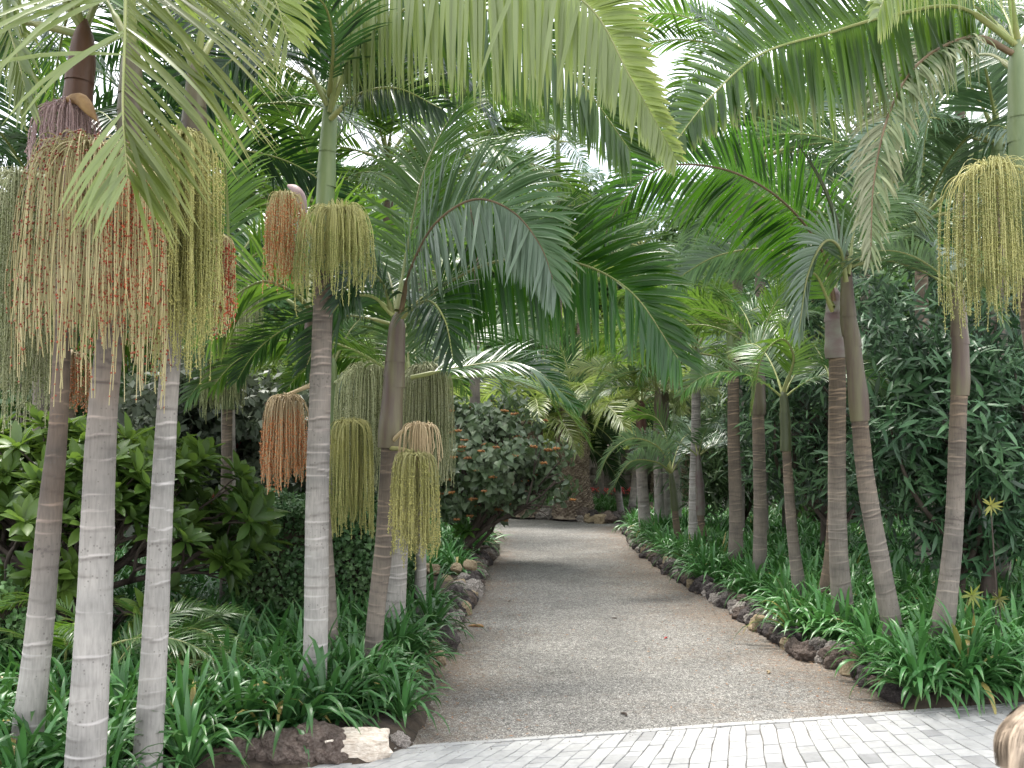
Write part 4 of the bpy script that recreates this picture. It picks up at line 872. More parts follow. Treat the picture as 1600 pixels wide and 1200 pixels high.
# small things lying on the gravel
def debris(px, py, s, mat, name, label, cat):
    p = G(px, py); mb = MB(); n = 14; t = np.linspace(0, 1, n); a = r.uniform(0, 6.28)
    pts = np.stack([p[0]+s*(t-.5)*math.cos(a)+0.15*s*np.sin(t*5), p[1]+s*(t-.5)*math.sin(a), 0.006+0.08*s*np.sin(t*PI)], 1)
    tube(mb, pts, 0.10*s*np.sin(np.linspace(.3, PI-.2, n))+0.001, 6); o = link(name, mb.mesh(name, [M[mat]])); tag(o, label, cat)
debris(960, 967, .05, 'wood', 'fallen_twig', 'dark curled husk lying mid path', 'twig'); debris(1040, 998, .06, 'flower_red', 'fallen_leaf', 'red fallen leaf on the gravel right of centre', 'leaf')
debris(796, 940, .06, 'wood', 'fallen_twig', 'dark scrap on the gravel near the left border', 'twig'); debris(745, 980, .13, 'fibre', 'fallen_leaf', 'long dry tan leaf beside the left border rocks', 'leaf')
debris(1200, 1052, .08, 's_brown', 'fallen_leaf', 'curled straw-coloured leaf on the gravel near the right border', 'leaf'); debris(975, 1118, .07, 'wood', 'fallen_twig', 'thin dark twig on the gravel just before the paving', 'twig')
# leaf litter scattered along both borders and small stones (uncountable)
mb = MB(); n = 4200; L1 = np.array(Redge); L2 = np.array(Ledge)
def along(line, n, spread, side):
    dl = np.r_[0, np.cumsum(np.linalg.norm(np.diff(line, axis=0), axis=1))]; s = r.uniform(0, dl[-1], n); off = np.abs(r.normal(0, spread, n))
    return np.stack([np.interp(s, dl, line[:, 0])+side*off, np.interp(s, dl, line[:, 1])+r.normal(0, .1, n)], 1)
pp = np.vstack([along(L1, 2600, 0.45, -1), along(L2, 1300, 0.3, 1), np.stack([r.uniform(-.6, 2.2, 500), r.uniform(5.6, 12, 500)], 1)])
dpp = (pp-PEDGE0)@PN
pp = pp[~inpoly(pp, Rpoly) & ~inpoly(pp, Lpoly) & (dpp < 0)]; m = len(pp)
az = r.uniform(0, 6.28, m); X = np.stack([np.cos(az), np.sin(az), r.normal(0, .15, m)], 1); Z = np.stack([r.normal(0, .3, m), r.normal(0, .3, m), np.ones(m)], 1)
tv = np.array([(-.5, 0, 0), (0, -.14, .04), (.5, 0, 0.02), (0, .14, .04)]); tmpl_inst(mb, tv, np.array([(0, 1, 2, 3)]), np.column_stack([pp, np.full(m, 0.008)]), frames(X, Z), r.uniform(.01, .038, m), 0)
o = link('leaf_litter', mb.mesh('leaf_litter', [M['litter']])); tag(o, 'brown bits of leaf and husk strewn along the gravel edges', 'leaf litter', kind='stuff')
mb = MB(); n = 9000; pp = np.stack([r.uniform(-1.0, 2.8, n), r.uniform(5.0, 13, n)], 1); pp = pp[~inpoly(pp, Rpoly) & ~inpoly(pp, Lpoly) & (((pp-PEDGE0)@PN) < -.01)]; m = len(pp)
az = r.uniform(0, 6.28, m); tmpl_inst(mb, OCT[0], OCT[1], np.column_stack([pp, np.full(m, 0.002)]), frames(np.stack([np.cos(az), np.sin(az), 0*az], 1), np.tile([0, 0, 1.0], (m, 1))), np.stack([r.uniform(.004, .009, m), r.uniform(.003, .007, m), r.uniform(.002, .005, m)], 1), 0)
n = 420; uu = r.uniform(-.6, 4.0, n); bb_ = np.abs(r.normal(0, .10, n)); q = PEDGE0+PDIR*uu[:, None]+PN*bb_[:, None]; q = q[~inpoly(q, Rpoly)]; m = len(q); tmpl_inst(mb, OCT[0], OCT[1], np.column_stack([q, np.full(m, 0.029)]), np.repeat(EYE[None], m, 0), np.stack([r.uniform(.003, .007, m), r.uniform(.003, .006, m), r.uniform(.002, .004, m)], 1), 0)
M['pebble'] = plain('pebble', (0.12, 0.11, 0.10), (0.42, 0.40, 0.36), 60, 0.9, 0.2, rnd=False)
o = link('gravel_stones', mb.mesh('gravel_stones', [M['pebble']], smooth=False)); tag(o, 'loose grey stones on the near part of the gravel path', 'gravel', kind='stuff')

# ================================================================== STRAP-LEAVED GROUND COVER
def clump(seed, nl=36, H=0.54, wid=0.0125, K=8):
    r = np.random.default_rng(seed); V = []; Fq = []; lt = []; lv = []; b = 0
    for i in range(nl):
        az = i*2.39996+r.normal(0, .25); el = math.radians(r.uniform(30, 84)); L = H*r.uniform(.7, 1.15); d = np.array([math.cos(az)*math.cos(el), math.sin(az)*math.cos(el), math.sin(el)])
        W = np.array([-math.sin(az), math.cos(az), r.normal(0, .25)]); W /= np.linalg.norm(W); p = np.array([math.cos(az)*.02, math.sin(az)*.02, 0]); dr = r.uniform(.12, .42); v = r.random(); vb = b
        for k in range(K):
            t = k/(K-1); w = wid*(0.55+0.9*math.sin(min(1, t*1.5+.15)*PI*.5))*(1 if t < .65 else max(.05, 1-((t-.65)/.35)**1.6)); Nn = np.cross(d, W)
            V += [p-W*w+Nn*w*.35*np.sign(Nn[2] or 1), p, p+W*w+Nn*w*.35*np.sign(Nn[2] or 1)]; lt += [t]*3; lv += [v]*3; p = p+d*L/(K-1); d = d+np.array([0, 0, -1])*dr*(.4+k*.28); d /= np.linalg.norm(d)
            if k: a = b-3; Fq += [(a, b, b+1, a+1), (a+1, b+1, b+2, a+2)]
            b += 3
    return np.array(V), np.array(Fq), np.array(lt), np.array(lv)
CL = [clump(s, H=0.50+.05*(s % 3)) for s in range(8)]
def cover(name, poly, spacing, label, y0, y1, x0, x1, avoid=None, scale=1.0, keepf=None, z=BEDZ, out=0.0):
    r = np.random.default_rng(len(label)); gx = np.arange(x0, x1, spacing); gy = np.arange(y0, y1, spacing); X, Y = np.meshgrid(gx, gy)
    p = np.stack([X.ravel(), Y.ravel()], 1)+r.uniform(-.45, .45, (X.size, 2))*spacing; p = p[inpoly(p, poly)]
    d = dseg(p, np.vstack([poly, poly[:1]])); nearpave = ((p-PEDGE0)@PN) > -.35; p = p[d > np.where(nearpave | (p[:, 1] < 4.9), .07, .19+.13*np.sin(p[:, 1]*3.1+1)*np.sin(p[:, 1]*1.3))]
    lp = np.vstack([poly, poly[:1]]); dl = np.r_[0, np.cumsum(np.linalg.norm(np.diff(lp, axis=0), axis=1))]; s_ = np.arange(0, dl[-1], spacing*.8); e_ = np.stack([np.interp(s_, dl, lp[:, 0]), np.interp(s_, dl, lp[:, 1])], 1)
    e_ = e_[(e_[:, 1] > y0-.6) & (e_[:, 1] < y1) & (e_[:, 0] > x0-1) & (e_[:, 0] < x1+1)]; tg = norm(np.roll(e_, -1, 0)-e_) if len(e_) else e_; c1 = e_+np.stack([-tg[:, 1], tg[:, 0]], 1)*.09; c2 = e_-np.stack([-tg[:, 1], tg[:, 0]], 1)*.09
    c1, c2 = [c_[((c_-PEDGE0)@PN) > -.35] for c_ in (c1, c2)]; p = np.vstack([p, c1[inpoly(c1, poly)], c2[inpoly(c2, poly)]]); bl = G(556, 1170); p = p[(np.hypot(p[:, 0]-bl[0], p[:, 1]-bl[1]) > .30)]; p = p[~((p[:, 0] > -1.5) & (p[:, 0] < -.5) & (p[:, 1] < 5.28))]; p = p[~((p[:, 0] > -2.3) & (p[:, 0] < -.9) & (p[:, 1] > 7.9) & (p[:, 1] < 9.0))]; p = p[~((p[:, 0] > -1.25) & (p[:, 0] < 0) & (p[:, 1] > 9.9) & (p[:, 1] < 11.9))]
    if keepf is not None: p = p[keepf(p)]
    for (_, b, _) in PALMS: p = p[np.hypot(p[:, 0]-b[0], p[:, 1]-b[1]) > 0.13]
    ex = np.array([(b[0]+dx, b[1]-dy) for (_, b, _) in PALMS for dx, dy in ((-.2, .1), (.2, .12), (-.07, .24), (.12, .26), (.02, .42)) if (b[1] > y0 and b[1] < y1)]); ex = ex[inpoly(ex, poly)]; ex = ex[dseg(ex, np.vstack([poly, poly[:1]])) > .05]; p = np.vstack([p, ex])
    mb = MB()
    for c in range(len(CL)):
        q = p[c::len(CL)]; m = len(q)
        if not m: continue
        tv, tf, lt, lv = CL[c]; a = r.uniform(0, 6.28, m); s = scale*.84*r.uniform(.72, 1.15, m); 
        Rm = np.zeros((m, 3, 3)); Rm[:, 0, 0] = np.cos(a); Rm[:, 0, 1] = -np.sin(a); Rm[:, 1, 0] = np.sin(a); Rm[:, 1, 1] = np.cos(a); Rm[:, 2, 2] = 1
        V = np.einsum('nij,nkj->nki', Rm, tv[None]*s[:, None, None])+np.column_stack([q, np.full(m, z-.02)])[:, None]
        Fq = (np.arange(m)[:, None, None]*len(tv)+tf[None]).reshape(-1, 4)
        L_ = np.clip(np.tile(lv, m)*.6+np.repeat(r.uniform(0, .5, m), len(tv)), 0, 1)
        mb.add(V.reshape(-1, 3), Fq, 0, lv=L_, lt=np.tile(lt, m))
    o = link(name, mb.mesh(name, [M['clivia']])); tag(o, label, 'ground cover', kind='stuff')
def vis(p): return np.abs(p[:, 0]) < 0.56*p[:, 1]+0.9
cover('strap_leaf_plants', np.array(Lpoly), 0.225, 'glossy strap-leaved plants carpeting the left bed around the trunks', 3.4, 11.5, -7, 0.3, keepf=lambda p: vis(p) & ~((p[:, 0] < -1.85) & (p[:, 1] < 4.3)) & ((p[:, 0] > -3.0) | (p[:, 1] < 5.6) | (p[:, 1] > 8.5)))
cover('strap_leaf_plants', np.array(Rpoly), 0.225, 'glossy strap-leaved plants carpeting the right bed along the border', 5.5, 20.5, 0.5, 9, keepf=vis)
cover('strap_leaf_plants', np.array(Lpoly), 0.30, 'strap-leaved plants around the foot of the orange-flowered shrub', 11.6, 19.5, -4, 0.3, keepf=vis)
cover('strap_leaf_plants', np.array(FarPoly), 0.40, 'low green plants in the far bed under the date palms', 23.5, 30, -7, 10, keepf=vis, scale=.9)

# ================================================================== SHRUBS AND TREES
def skel(root, n, H, spread, r, depth=3, bend=.35, first=None):
    """forking branches; returns list of polylines with radii and the tips"""
    lines = []; tips = []
    def grow(p, d, L, rad, k):
        pts = [p]; q = p.copy(); dd = d.copy()
        for _ in range(5):
            dd = dd+r.normal(0, bend*.25, 3); dd /= np.linalg.norm(dd); q = q+dd*L/5; pts.append(q.copy())
        lines.append((np.array(pts), rad, rad*.62))
        if k == 0: tips.append((q, dd)); return
        for j in range(int(r.integers(2, 4))):
            nd = dd+r.normal(0, spread, 3)*np.array([1, 1, .6])+np.array([0, 0, .08]); nd /= np.linalg.norm(nd); grow(q, nd, L*r.uniform(.6, .85), rad*.62, k-1)
    for i in range(n):
        az = i*2.4+r.uniform(-.4, .4); el = r.uniform(.5, 1.3); grow(np.array(root, float)+np.array([math.cos(az), math.sin(az), 0])*.05*H, np.array([math.cos(az)*math.cos(el), math.sin(az)*math.cos(el), math.sin(el)]), H*.42, .028*H, depth)
    return lines, tips
def fit(lines, tips, base, bx):
    """squeeze the branch skeleton into the crown's box (x0,x1,y0,y1,z0,z1) it has on the spot"""
    T = np.array([t[0] for t in tips]); lo, hi = T.min(0), T.max(0); x0, x1, y0, y1, z0, z1 = bx; tl, th = np.array([x0, y0, z0]), np.array([x1, y1, z1])
    def f(p):
        p = np.asarray(p, float); w = np.clip(p[..., 2:3]/max(lo[2], .05), 0, 1); q = tl+(p-lo)/(hi-lo)*(th-tl)
        q0 = np.array(base)*1.0+0*p; q0[..., 2] = p[..., 2]/max(lo[2], .05)*z0
        return q0*(1-w)+q*w
    return [(f(p), a, b) for p, a, b in lines], [(f(t), d) for t, d in tips]

# broad-leaved shrub with whorls (left)
def plumeria(name, label, base, bx, seed, nst=7, L=.19, depth=3):
    r = np.random.default_rng(seed); lines, tips = skel((0, 0, 0), nst, 1.3, .55, r, depth=depth)
    root = empty(name, (base[0], base[1], base[2]), label, 'shrub'); lines, tips = fit(lines, tips, (0, 0, 0), bx); mb = MB()
    for p, a, b in lines: tube(mb, p, np.linspace(a, b, len(p)), 6)
    link('branches', mb.mesh('branches', [M['wood']]), root); mb = MB(); pos = []; X = []; Z = []; S = []
    for q, d in tips:
        dd = norm((d+np.array([0, 0, .9]))[None])[0]; nl = int(r.integers(11, 17)); A = norm(np.cross(dd, [1, .3, 0])[None])[0]; B = np.cross(dd, A)
        for i in range(nl):
            a = i*2.4; el = math.radians(75*(1-i/nl)**1.0-12+r.normal(0, 8)) if True else 0
            h = A*math.cos(a)+B*math.sin(a); x = h*math.cos(el)+dd*math.sin(el); pos.append(q+dd*(.05*i/nl)); X.append(x); Z.append(dd*math.cos(el)-h*math.sin(el)); S.append(L*r.uniform(.65, 1.15)*(1.0-.25*(i/nl)))
    m = len(pos); tv, tf = T_OBOV; tmpl_inst(mb, tv, tf, np.array(pos), frames(np.array(X), np.array(Z)), np.array(S), 0, lv=np.clip(r.normal(.5, .2, m), 0, 1))
    link('foliage', mb.mesh('foliage', [M['plumeria']]), root)
plumeria('broadleaf_shrub', 'big sprawling shrub with whorls of paddle-shaped leaves behind the near trunks', (-3.0, 7.2, .08), (-1.5, 1.15, -.9, .9, .2, 1.66), 4, nst=26, L=.235)
plumeria('broadleaf_shrub', 'broad-leaved shrub at the far left edge reaching behind the leftmost trunk', (-4.2, 7.9, .08), (-.9, .9, -.8, .8, .3, 1.5), 9, nst=12, L=.23)
plumeria('broadleaf_shrub', 'small broad-leaved sprig growing at the path side of the flowering shrub', (-0.55, 14.0, .08), (-.35, .35, -.3, .3, .35, .75), 10, nst=3, L=.2, depth=1)

# heart-leaved shrub with hanging orange flower heads
def heart_shrub():
    r = np.random.default_rng(15); base = G(712, 872, BEDZ); D = base[1]; k = D/F
    root = empty('flowering_shrub', tuple(base), 'rounded shrub with heart-shaped grey-green leaves and orange flower clusters beside the gravel', 'shrub')
    lines, tips = skel((0, 0, 0), 8, 1.6, .5, r, depth=3); lines, tips = fit(lines, tips, (0, 0, 0), (-.35, 1.55, -1.0, 1.0, .62, 2.2)); mb = MB()
    c = np.array([.42, 0, 1.30]); 
    for p, a, b in lines: tube(mb, p, np.linspace(a, b, len(p)), 6)
    link('branches', mb.mesh('branches', [M['wood']]), root)
    nc = 62; cu = norm(r.normal(0, 1, (nc, 3))); cc = c+cu*(r.uniform(.45, 1.0, nc)**.5)[:, None]*np.array([.92, .95, .78]); cc[:4] = c+np.array([(.95, -.2, .15), (.3, -.2, .88), (-.5, -.3, .7), (1.0, -.3, -.35)])
    n = 5600; w_ = r.integers(0, nc, n); pos = cc[w_]+norm(r.normal(0, 1, (n, 3)))*(r.uniform(.1, .30, n))[:, None]*np.array([1.1, 1.1, .75]); pos = pos[pos[:, 2] > .42+.2*np.abs(pos[:, 0]-.6)]; n = len(pos)
    u = norm(pos-c); az = r.uniform(0, 6.28, n); X = norm(u*.4+np.stack([np.cos(az), np.sin(az), -.7+0*az], 1)); mb = MB(); tv, tf = T_HEART
    tmpl_inst(mb, tv, tf, pos, frames(X, u+r.normal(0, .45, (n, 3))+np.array([0, 0, .4])), r.uniform(.055, .135, n), 0, lv=np.clip(r.normal(.5, .22, n), 0, 1)); link('foliage', mb.mesh('foliage', [M['heart']]), root)
    for i in range(74):
        w = norm(np.array([r.normal(), -abs(r.normal())-.2, r.normal(-.15, .8)])[None])[0]; k_ = int(r.integers(0, nc)); q = cc[k_]+w*np.array([.31, .33, .24]); q[1] = min(q[1], .2); q[2] = max(q[2], .5); mb = MB()
        tube(mb, np.array([q+np.array([0, .05, .09]), q+np.array([0, .01, .05]), q]), .003, 4, 1); m = 34; v = norm(r.normal(0, 1, (m, 3))*np.array([1.2, 1.2, .5])); s = np.repeat(EYE[None], m, 0)
        tmpl_inst(mb, OCT[0], OCT[1], q+v*r.uniform(.012, .042, m)[:, None]*np.array([1.2, 1.2, .5]), s, r.uniform(.008, .016, m), 0); link('flower_head', mb.mesh('flower_head', [M['flower'], M['wood']]), root)
heart_shrub()

# hedge overgrown with a small-leaved creeper
def leafy_box(name, label, cat, x0, x1, y0, y1, z0, z1, n, tmpl, mat, size, seed, core='soil', bumps=.12, group=None, up=.4, faces=('f', 't', 'l', 'r')):
    r = np.random.default_rng(seed); root = empty(name, ((x0+x1)/2, (y0+y1)/2, z0), label, cat, group); c = np.array([(x0+x1)/2, (y0+y1)/2, z0]); hx, hy, hz = (x1-x0)/2, (y1-y0)/2, z1-z0
    mb = MB(); V = np.array([(sx*(hx-.12), sy*(hy-.12), z) for z in (0, hz-.12) for sx, sy in ((-1, -1), (1, -1), (1, 1), (-1, 1))]); mb.add(V, [(0, 1, 5, 4), (1, 2, 6, 5), (2, 3, 7, 6), (3, 0, 4, 7), (4, 5, 6, 7)], 0); link('stems', mb.mesh('stems', [M[core]], smooth=False), root)
    A = {'f': 2*hx*hz, 't': 4*hx*hy, 'l': 2*hy*hz, 'r': 2*hy*hz}; tot = sum(A[f] for f in faces); mb = MB()
    for f in faces:
        m = int(n*A[f]/tot); a, b = r.uniform(-1, 1, m), r.uniform(0, 1, m)
        if f == 'f': p = np.stack([a*hx, -hy+0*a, b*hz], 1); nn = np.array([0, -1, up])
        elif f == 't': p = np.stack([a*hx, (b*2-1)*hy, hz+0*a], 1); nn = np.array([0, -.2, 1])
        else: s = -1 if f == 'l' else 1; p = np.stack([s*hx+0*a, a*hy, b*hz], 1); nn = np.array([s, 0, up])
        bump = bumps*(np.sin(p[:, 0]*3.1+seed)*np.cos(p[:, 2]*4.3)+.6*np.sin(p[:, 0]*7.7+p[:, 2]*6)+.5*np.sin(p[:, 1]*5)); nv = nn/np.linalg.norm(nn); p = p+nv*(bump*.5+r.uniform(-.14, .02, m))[:, None]
        az = r.normal(0, 1, (m, 3)); X = norm(az+np.array([0, 0, -.4])+nv*.5); mb_n = nv+r.normal(0, .55, (m, 3)); tv, tf = tmpl
        tmpl_inst(mb, tv, tf, p, frames(X, mb_n), size*r.uniform(.6, 1.3, m), 0, lv=np.clip(r.normal(.5, .2, m), 0, 1))
    link('foliage', mb.mesh('foliage', [M[mat]]), root)
leafy_box('creeper_hedge', 'flat-topped wall of small-leaved creeper behind the slim pale trunk on the left', 'hedge', -2.3, -.92, 7.95, 8.9, 0.05, 1.17, 24000, T_HEART, 'ivy', .038, 3)
leafy_box('creeper_hedge', 'rounded dark mound of small leaves at the far left edge under the broad-leaved shrub', 'hedge', -4.6, -2.95, 5.9, 6.5, 0.05, 0.75, 5000, T_HEART, 'ivy', .045, 5, bumps=.3)

def leaf_tree(name, label, cat, x, y, H, W, seed, mat, tmpl=T_SMALL, size=.16, n=9000, trunk=True, z0=.1, wood='wood_grey', low=.25, group=None, clumps=46, crs=.30, flowers=None):
    key = (name, seed, mat)
    r = np.random.default_rng(seed); root = empty(name, (x, y, z0), label, cat, group)
    cz = H*(low+(1-low)/2); hz = H*(1-low)/2
    u = norm(r.normal(0, 1, (clumps, 3))); cc = u*(r.uniform(.25, 1, clumps)**.6)[:, None]*np.array([W*.78, W*.78, hz*.85])+np.array([0, 0, cz]); cr = W*crs*r.uniform(.6, 1.3, clumps)
    mb = MB(); tb = np.array([0, 0, -.1])
    tube(mb, catmull([tb, (r.normal(0, .04*H), r.normal(0, .04*H), H*low*.9), (0, 0, H*.7)], 12), np.linspace(.028*H, .008*H, 12), 8)
    for i in range(min(26, clumps)):
        st = np.array([0, 0, H*r.uniform(low*.5, .6)]); md = (st+cc[i])/2+r.normal(0, .05*H, 3); tube(mb, catmull([st, md, cc[i]], 8), np.linspace(.010*H, .003*H, 8), 5)
    link('trunk', mb.mesh('trunk', [M[wood]]), root)
    w = r.integers(0, clumps, n); v = norm(r.normal(0, 1, (n, 3))); p = cc[w]+v*(cr[w]*r.uniform(.35, 1, n)**.6)[:, None]*np.array([1, 1, .72])
    ok = p[:, 2] > .05; p, v, w = p[ok], v[ok], w[ok]; n = len(p); X = norm(r.normal(0, 1, (n, 3))+v*.6+np.array([0, 0, -.25])); Zn = v+r.normal(0, .5, (n, 3))+np.array([0, 0, .5])
    mb = MB(); tv, tf = tmpl; tmpl_inst(mb, tv, tf, p, frames(X, Zn), size*r.uniform(.6, 1.3, n), 0, lv=np.clip(r.normal(.5, .15, n)+.22*np.sin(w*1.7), 0, 1))
    link('crown' if cat == 'tree' else 'foliage', mb.mesh('crown', [M[mat]]), root)
    if flowers:
        fm, k = flowers; mb = MB(); q = cc[r.integers(0, clumps, k)]+norm(r.normal(0, 1, (k, 3))-np.array([0, .8, 0]))*W*.3; m = k*30; s = np.repeat(q, 30, 0)+r.normal(0, .05, (m, 3)); tmpl_inst(mb, OCT[0], OCT[1], s, np.repeat(EYE[None], m, 0), r.uniform(.012, .03, m)); link('blossom', mb.mesh('blossom', [M[fm]]), root)
    return root
# right-hand lance-leaved shrubs
for (x, y, H, W, sd, n, lab, mt) in [(3.8, 8.5, 3.0, 1.1, 1, 9500, 'tall dark lance-leaved shrub directly behind the curving right trunk', 'lance'), (5.15, 8.3, 2.8, 1.1, 2, 8500, 'dark lance-leaved shrub at the right edge above the strap leaves', 'lance'),
                                (3.9, 12.2, 3.9, 1.5, 3, 9000, 'lance-leaved shrub behind the two leaning trunks on the right', 'lance'), (5.9, 12.5, 4.6, 1.6, 4, 9000, 'tallest lance-leaved shrub below the right-hand fruit curtain', 'lance'),
                                (3.6, 15.5, 2.6, 1.3, 5, 6000, 'rounded small-leaved shrub behind the slim green-shafted palm', 'lance2'), (8.0, 11.5, 4.0, 1.7, 6, 6000, 'lance-leaved shrub past the right edge', 'lance')]:
    leaf_tree('lance_leaf_shrub', lab, 'shrub', x, y, H, W, sd, mt, T_LANCE, .17, n, wood='wood', low=.12, clumps=60, crs=.32)
# a few yellow-leaved sprigs in the right bed
def sprig(px, py, D, label, mat='yel', L=.07, n=11, name='yellow_leaf_sprig', cat='plant'):
    b = P(px, py, D); root = empty(name, (b[0], b[1], BEDZ), label, cat); h = b[2]-BEDZ; mb = MB(); tube(mb, np.array([(0, 0, -.02), (.02, 0, h*.5), (0, 0, h)]), .005, 5); link('stem', mb.mesh('stem', [M['wood']]), root)
    r = np.random.default_rng(int(px)); a = np.arange(n)*2*PI/n+r.normal(0, .15, n); el = r.uniform(-.3, .5, n); X = np.stack([np.cos(a)*np.cos(el), -.55+0*a, np.sin(a)*np.cos(el)], 1); mb = MB()
    tmpl_inst(mb, *T_LANCE, np.tile([0, 0, h], (n, 1)), frames(X, np.tile([0, -1, .3], (n, 1))+r.normal(0, .2, (n, 3))), L*r.uniform(.7, 1.1, n)*1.3, 0, lv=r.uniform(.3, .8, n)); link('leaves', mb.mesh('leaves', [M[mat]]), root)
sprig(1560, 935, 6.7, 'yellowish star of leaves low in the shade near the right edge'); sprig(1518, 930, 6.8, 'smaller yellowish leaf tuft left of the star-shaped one'); sprig(1548, 790, 6.9, 'upper yellow-green leaf tuft in front of the lance-leaved shrub')
# young palm seedlings on the left
for (px, py, D, az, e, s, lab) in [(170, 1065, 5.9, 20, 40, .42, 'palm seedling with stiff fan-like fronds between the two whitest trunks'), (250, 1060, 6.3, 5, 18, .34, 'low palm seedling to the right of the third trunk'), (100, 1085, 5.9, 150, 40, .34, 'seedling palm frond behind the leftmost trunks')]:
    b = P(px, py, D); root = empty('palm_seedling', (b[0], b[1], BEDZ), lab, 'plant')
    for j, (da, ee) in enumerate([(0, e), (28, 60), (150, 60), (-30, 18)]): link('frond', flib(ee, 2, 'frond' if j else 'frond_pale'), root, (0, 0, .05+.1*j), math.radians(az+da), s)

# background trees
BG = [(-7.5, 17, 6.0, 2.6, 'tree1', 'dark tree behind the leftmost fruit curtains', None), (-4.6, 15, 2.9, 1.7, 'tree3', 'feathery grey-green bush with red blossom behind the near trunks', ('flower_red', 14)), (-2.6, 18, 3.1, 1.8, 'tree3', 'greyish bush with orange blossom left of the tall straight palm', ('flower_or', 12)),
      (-5.8, 21, 4.2, 2.2, 'tree2', 'light green tree glimpsed between the third trunk and the straight pale one', None), (-2.9, 25, 5.0, 2.6, 'tree2', 'sunlit light green tree behind the brown fruit bunch', None), (-10, 24, 9, 3.6, 'tree1', 'tall dark tree at the far left of the garden', None),
      (-5.5, 31, 11, 4.2, 'tree1', 'tall dark tree behind the left palms', None), (-0.8, 33, 8.0, 3.6, 'tree1', 'dark tree behind the flowering shrub', None), (-13, 34, 13, 4.8, 'tree1', 'broad dark tree beyond the left edge', None), (-9.5, 38, 14, 4.6, 'tree3', 'grey-green tall tree far left behind', None),
      (3.2, 36, 6.5, 3.2, 'tree2', 'pale tree closing the vista past the date palm', None), (7.0, 31, 8.0, 3.6, 'tree1', 'dark tree behind the right row of trunks', None), (11, 27, 10, 3.9, 'tree1', 'dark tree above the lance-leaved shrubs', None), (7.8, 20, 6.0, 2.4, 'tree1', 'feathery dark tree between the dying frond and the fruit curtain', None),
      (10.5, 18, 7.5, 2.6, 'tree2', 'yellow-green tree in the upper right gap', None), (15, 32, 13, 4.6, 'tree1', 'tall dark tree at the far right', None), (4.5, 44, 13.5, 4.4, 'tree3', 'hazy tall tree right of the vista', None), (-2.5, 46, 12, 4.6, 'tree2', 'light tall tree left of the vista', None),
      (-3.0, 39, 14.5, 4.6, 'tree1', 'tall dark tree rising behind the vista left of centre', None), (2.2, 41, 14.0, 4.4, 'tree1', 'tall dark tree rising behind the vista at centre', None), (7.0, 37, 12.0, 4.2, 'tree1', 'tall dark tree rising behind the vista right of centre', None),
      (-16, 26, 10, 3.8, 'tree1', 'dark tree past the left edge', None), (12, 42, 16, 5.0, 'tree3', 'tallest grey-green tree on the right skyline', None), (-6.5, 48, 16, 5.2, 'tree1', 'tallest dark tree on the left skyline', None), (1.0, 52, 9.5, 4.8, 'tree3', 'low hazy tree in the very middle distance', None)]
for i, (x, y, H, W, mt, lab, fl) in enumerate(BG):
    leaf_tree('broadleaf_tree', lab, 'tree', x, y, H, W, 100+i, mt, size=.10+y*.0055, n=11000, low=.06 if H < 7 else .15, clumps=60, flowers=fl, crs=.30)
# undergrowth hedges closing the far bed
leafy_box('dark_hedge', 'deep shaded hedge behind the date palm trunks on the left', 'hedge', -9, 1.2, 29.5, 31.5, 0, 3.0, 12000, T_SMALL, 'tree1', .2, 31, bumps=.5)
leafy_box('dark_hedge', 'deep shaded hedge behind the right row of trunks', 'hedge', 3.4, 14, 29.5, 31.5, 0, 3.4, 12000, T_SMALL, 'tree1', .2, 32, bumps=.5)
leafy_box('dark_hedge', 'shaded hedge at the back of the left bed', 'hedge', -13, -3.6, 14.5, 15.8, 0, 1.1, 7000, T_SMALL, 'lance2', .12, 33, bumps=.3)
leafy_box('dark_hedge', 'shaded hedge at the back of the right bed', 'hedge', 4.8, 14, 16.5, 18, 0, 2.2, 7000, T_SMALL, 'tree1', .14, 34, bumps=.4)
# dry-stone wall with plants in the gap right of the date palm
def stone_wall():
    r = np.random.default_rng(44); a = G(925, 795); x0, x1, y = 1.9, 3.6, 26.6; root = empty('stone_wall', (2.7, y, 0.05), 'low dry-stone wall with a white stone on top, right of the thick date palm', 'wall'); mb = MB(); z = 0.0
    while z < 1.45:
        h = r.uniform(.10, .2); x = -.95
        while x < .95:
            w = r.uniform(.18, .4); V = np.array([(sx*w*.48, sy*.16, sz*h*.48) for sx in (-1, 1) for sy in (-1, 1) for sz in (-1, 1)])+r.normal(0, .012, (8, 3))+np.array([x+w/2, r.uniform(-.03, .03), z+h/2])
            mb.add(V, [(0, 1, 3, 2), (4, 6, 7, 5), (0, 4, 5, 1), (2, 3, 7, 6), (1, 5, 7, 3), (0, 2, 6, 4)], 0); x += w
        z += h
    link('stonework', mb.mesh('stonework', [M['wall']], smooth=False), root)
stone_wall(); rock(2.75, 26.5, 1.62, .2, 'rock_cream', 'white stone sitting on the dry-stone wall')
mb = MB(); rr = np.random.default_rng(8); m = 180; p = np.stack([rr.uniform(1.5, 3.4, m), rr.uniform(25.6, 26.2, m), rr.uniform(.42, .58, m)], 1); tmpl_inst(mb, OCT[0], OCT[1], p, np.repeat(EYE[None], m, 0), rr.uniform(.012, .03, m)); 
o = link('red_flowers', mb.mesh('red_flowers', [M['flower_red']])); tag(o, 'strip of small red flowers in front of the dry-stone wall', 'flowers', kind='stuff')
EXPO = 1.3
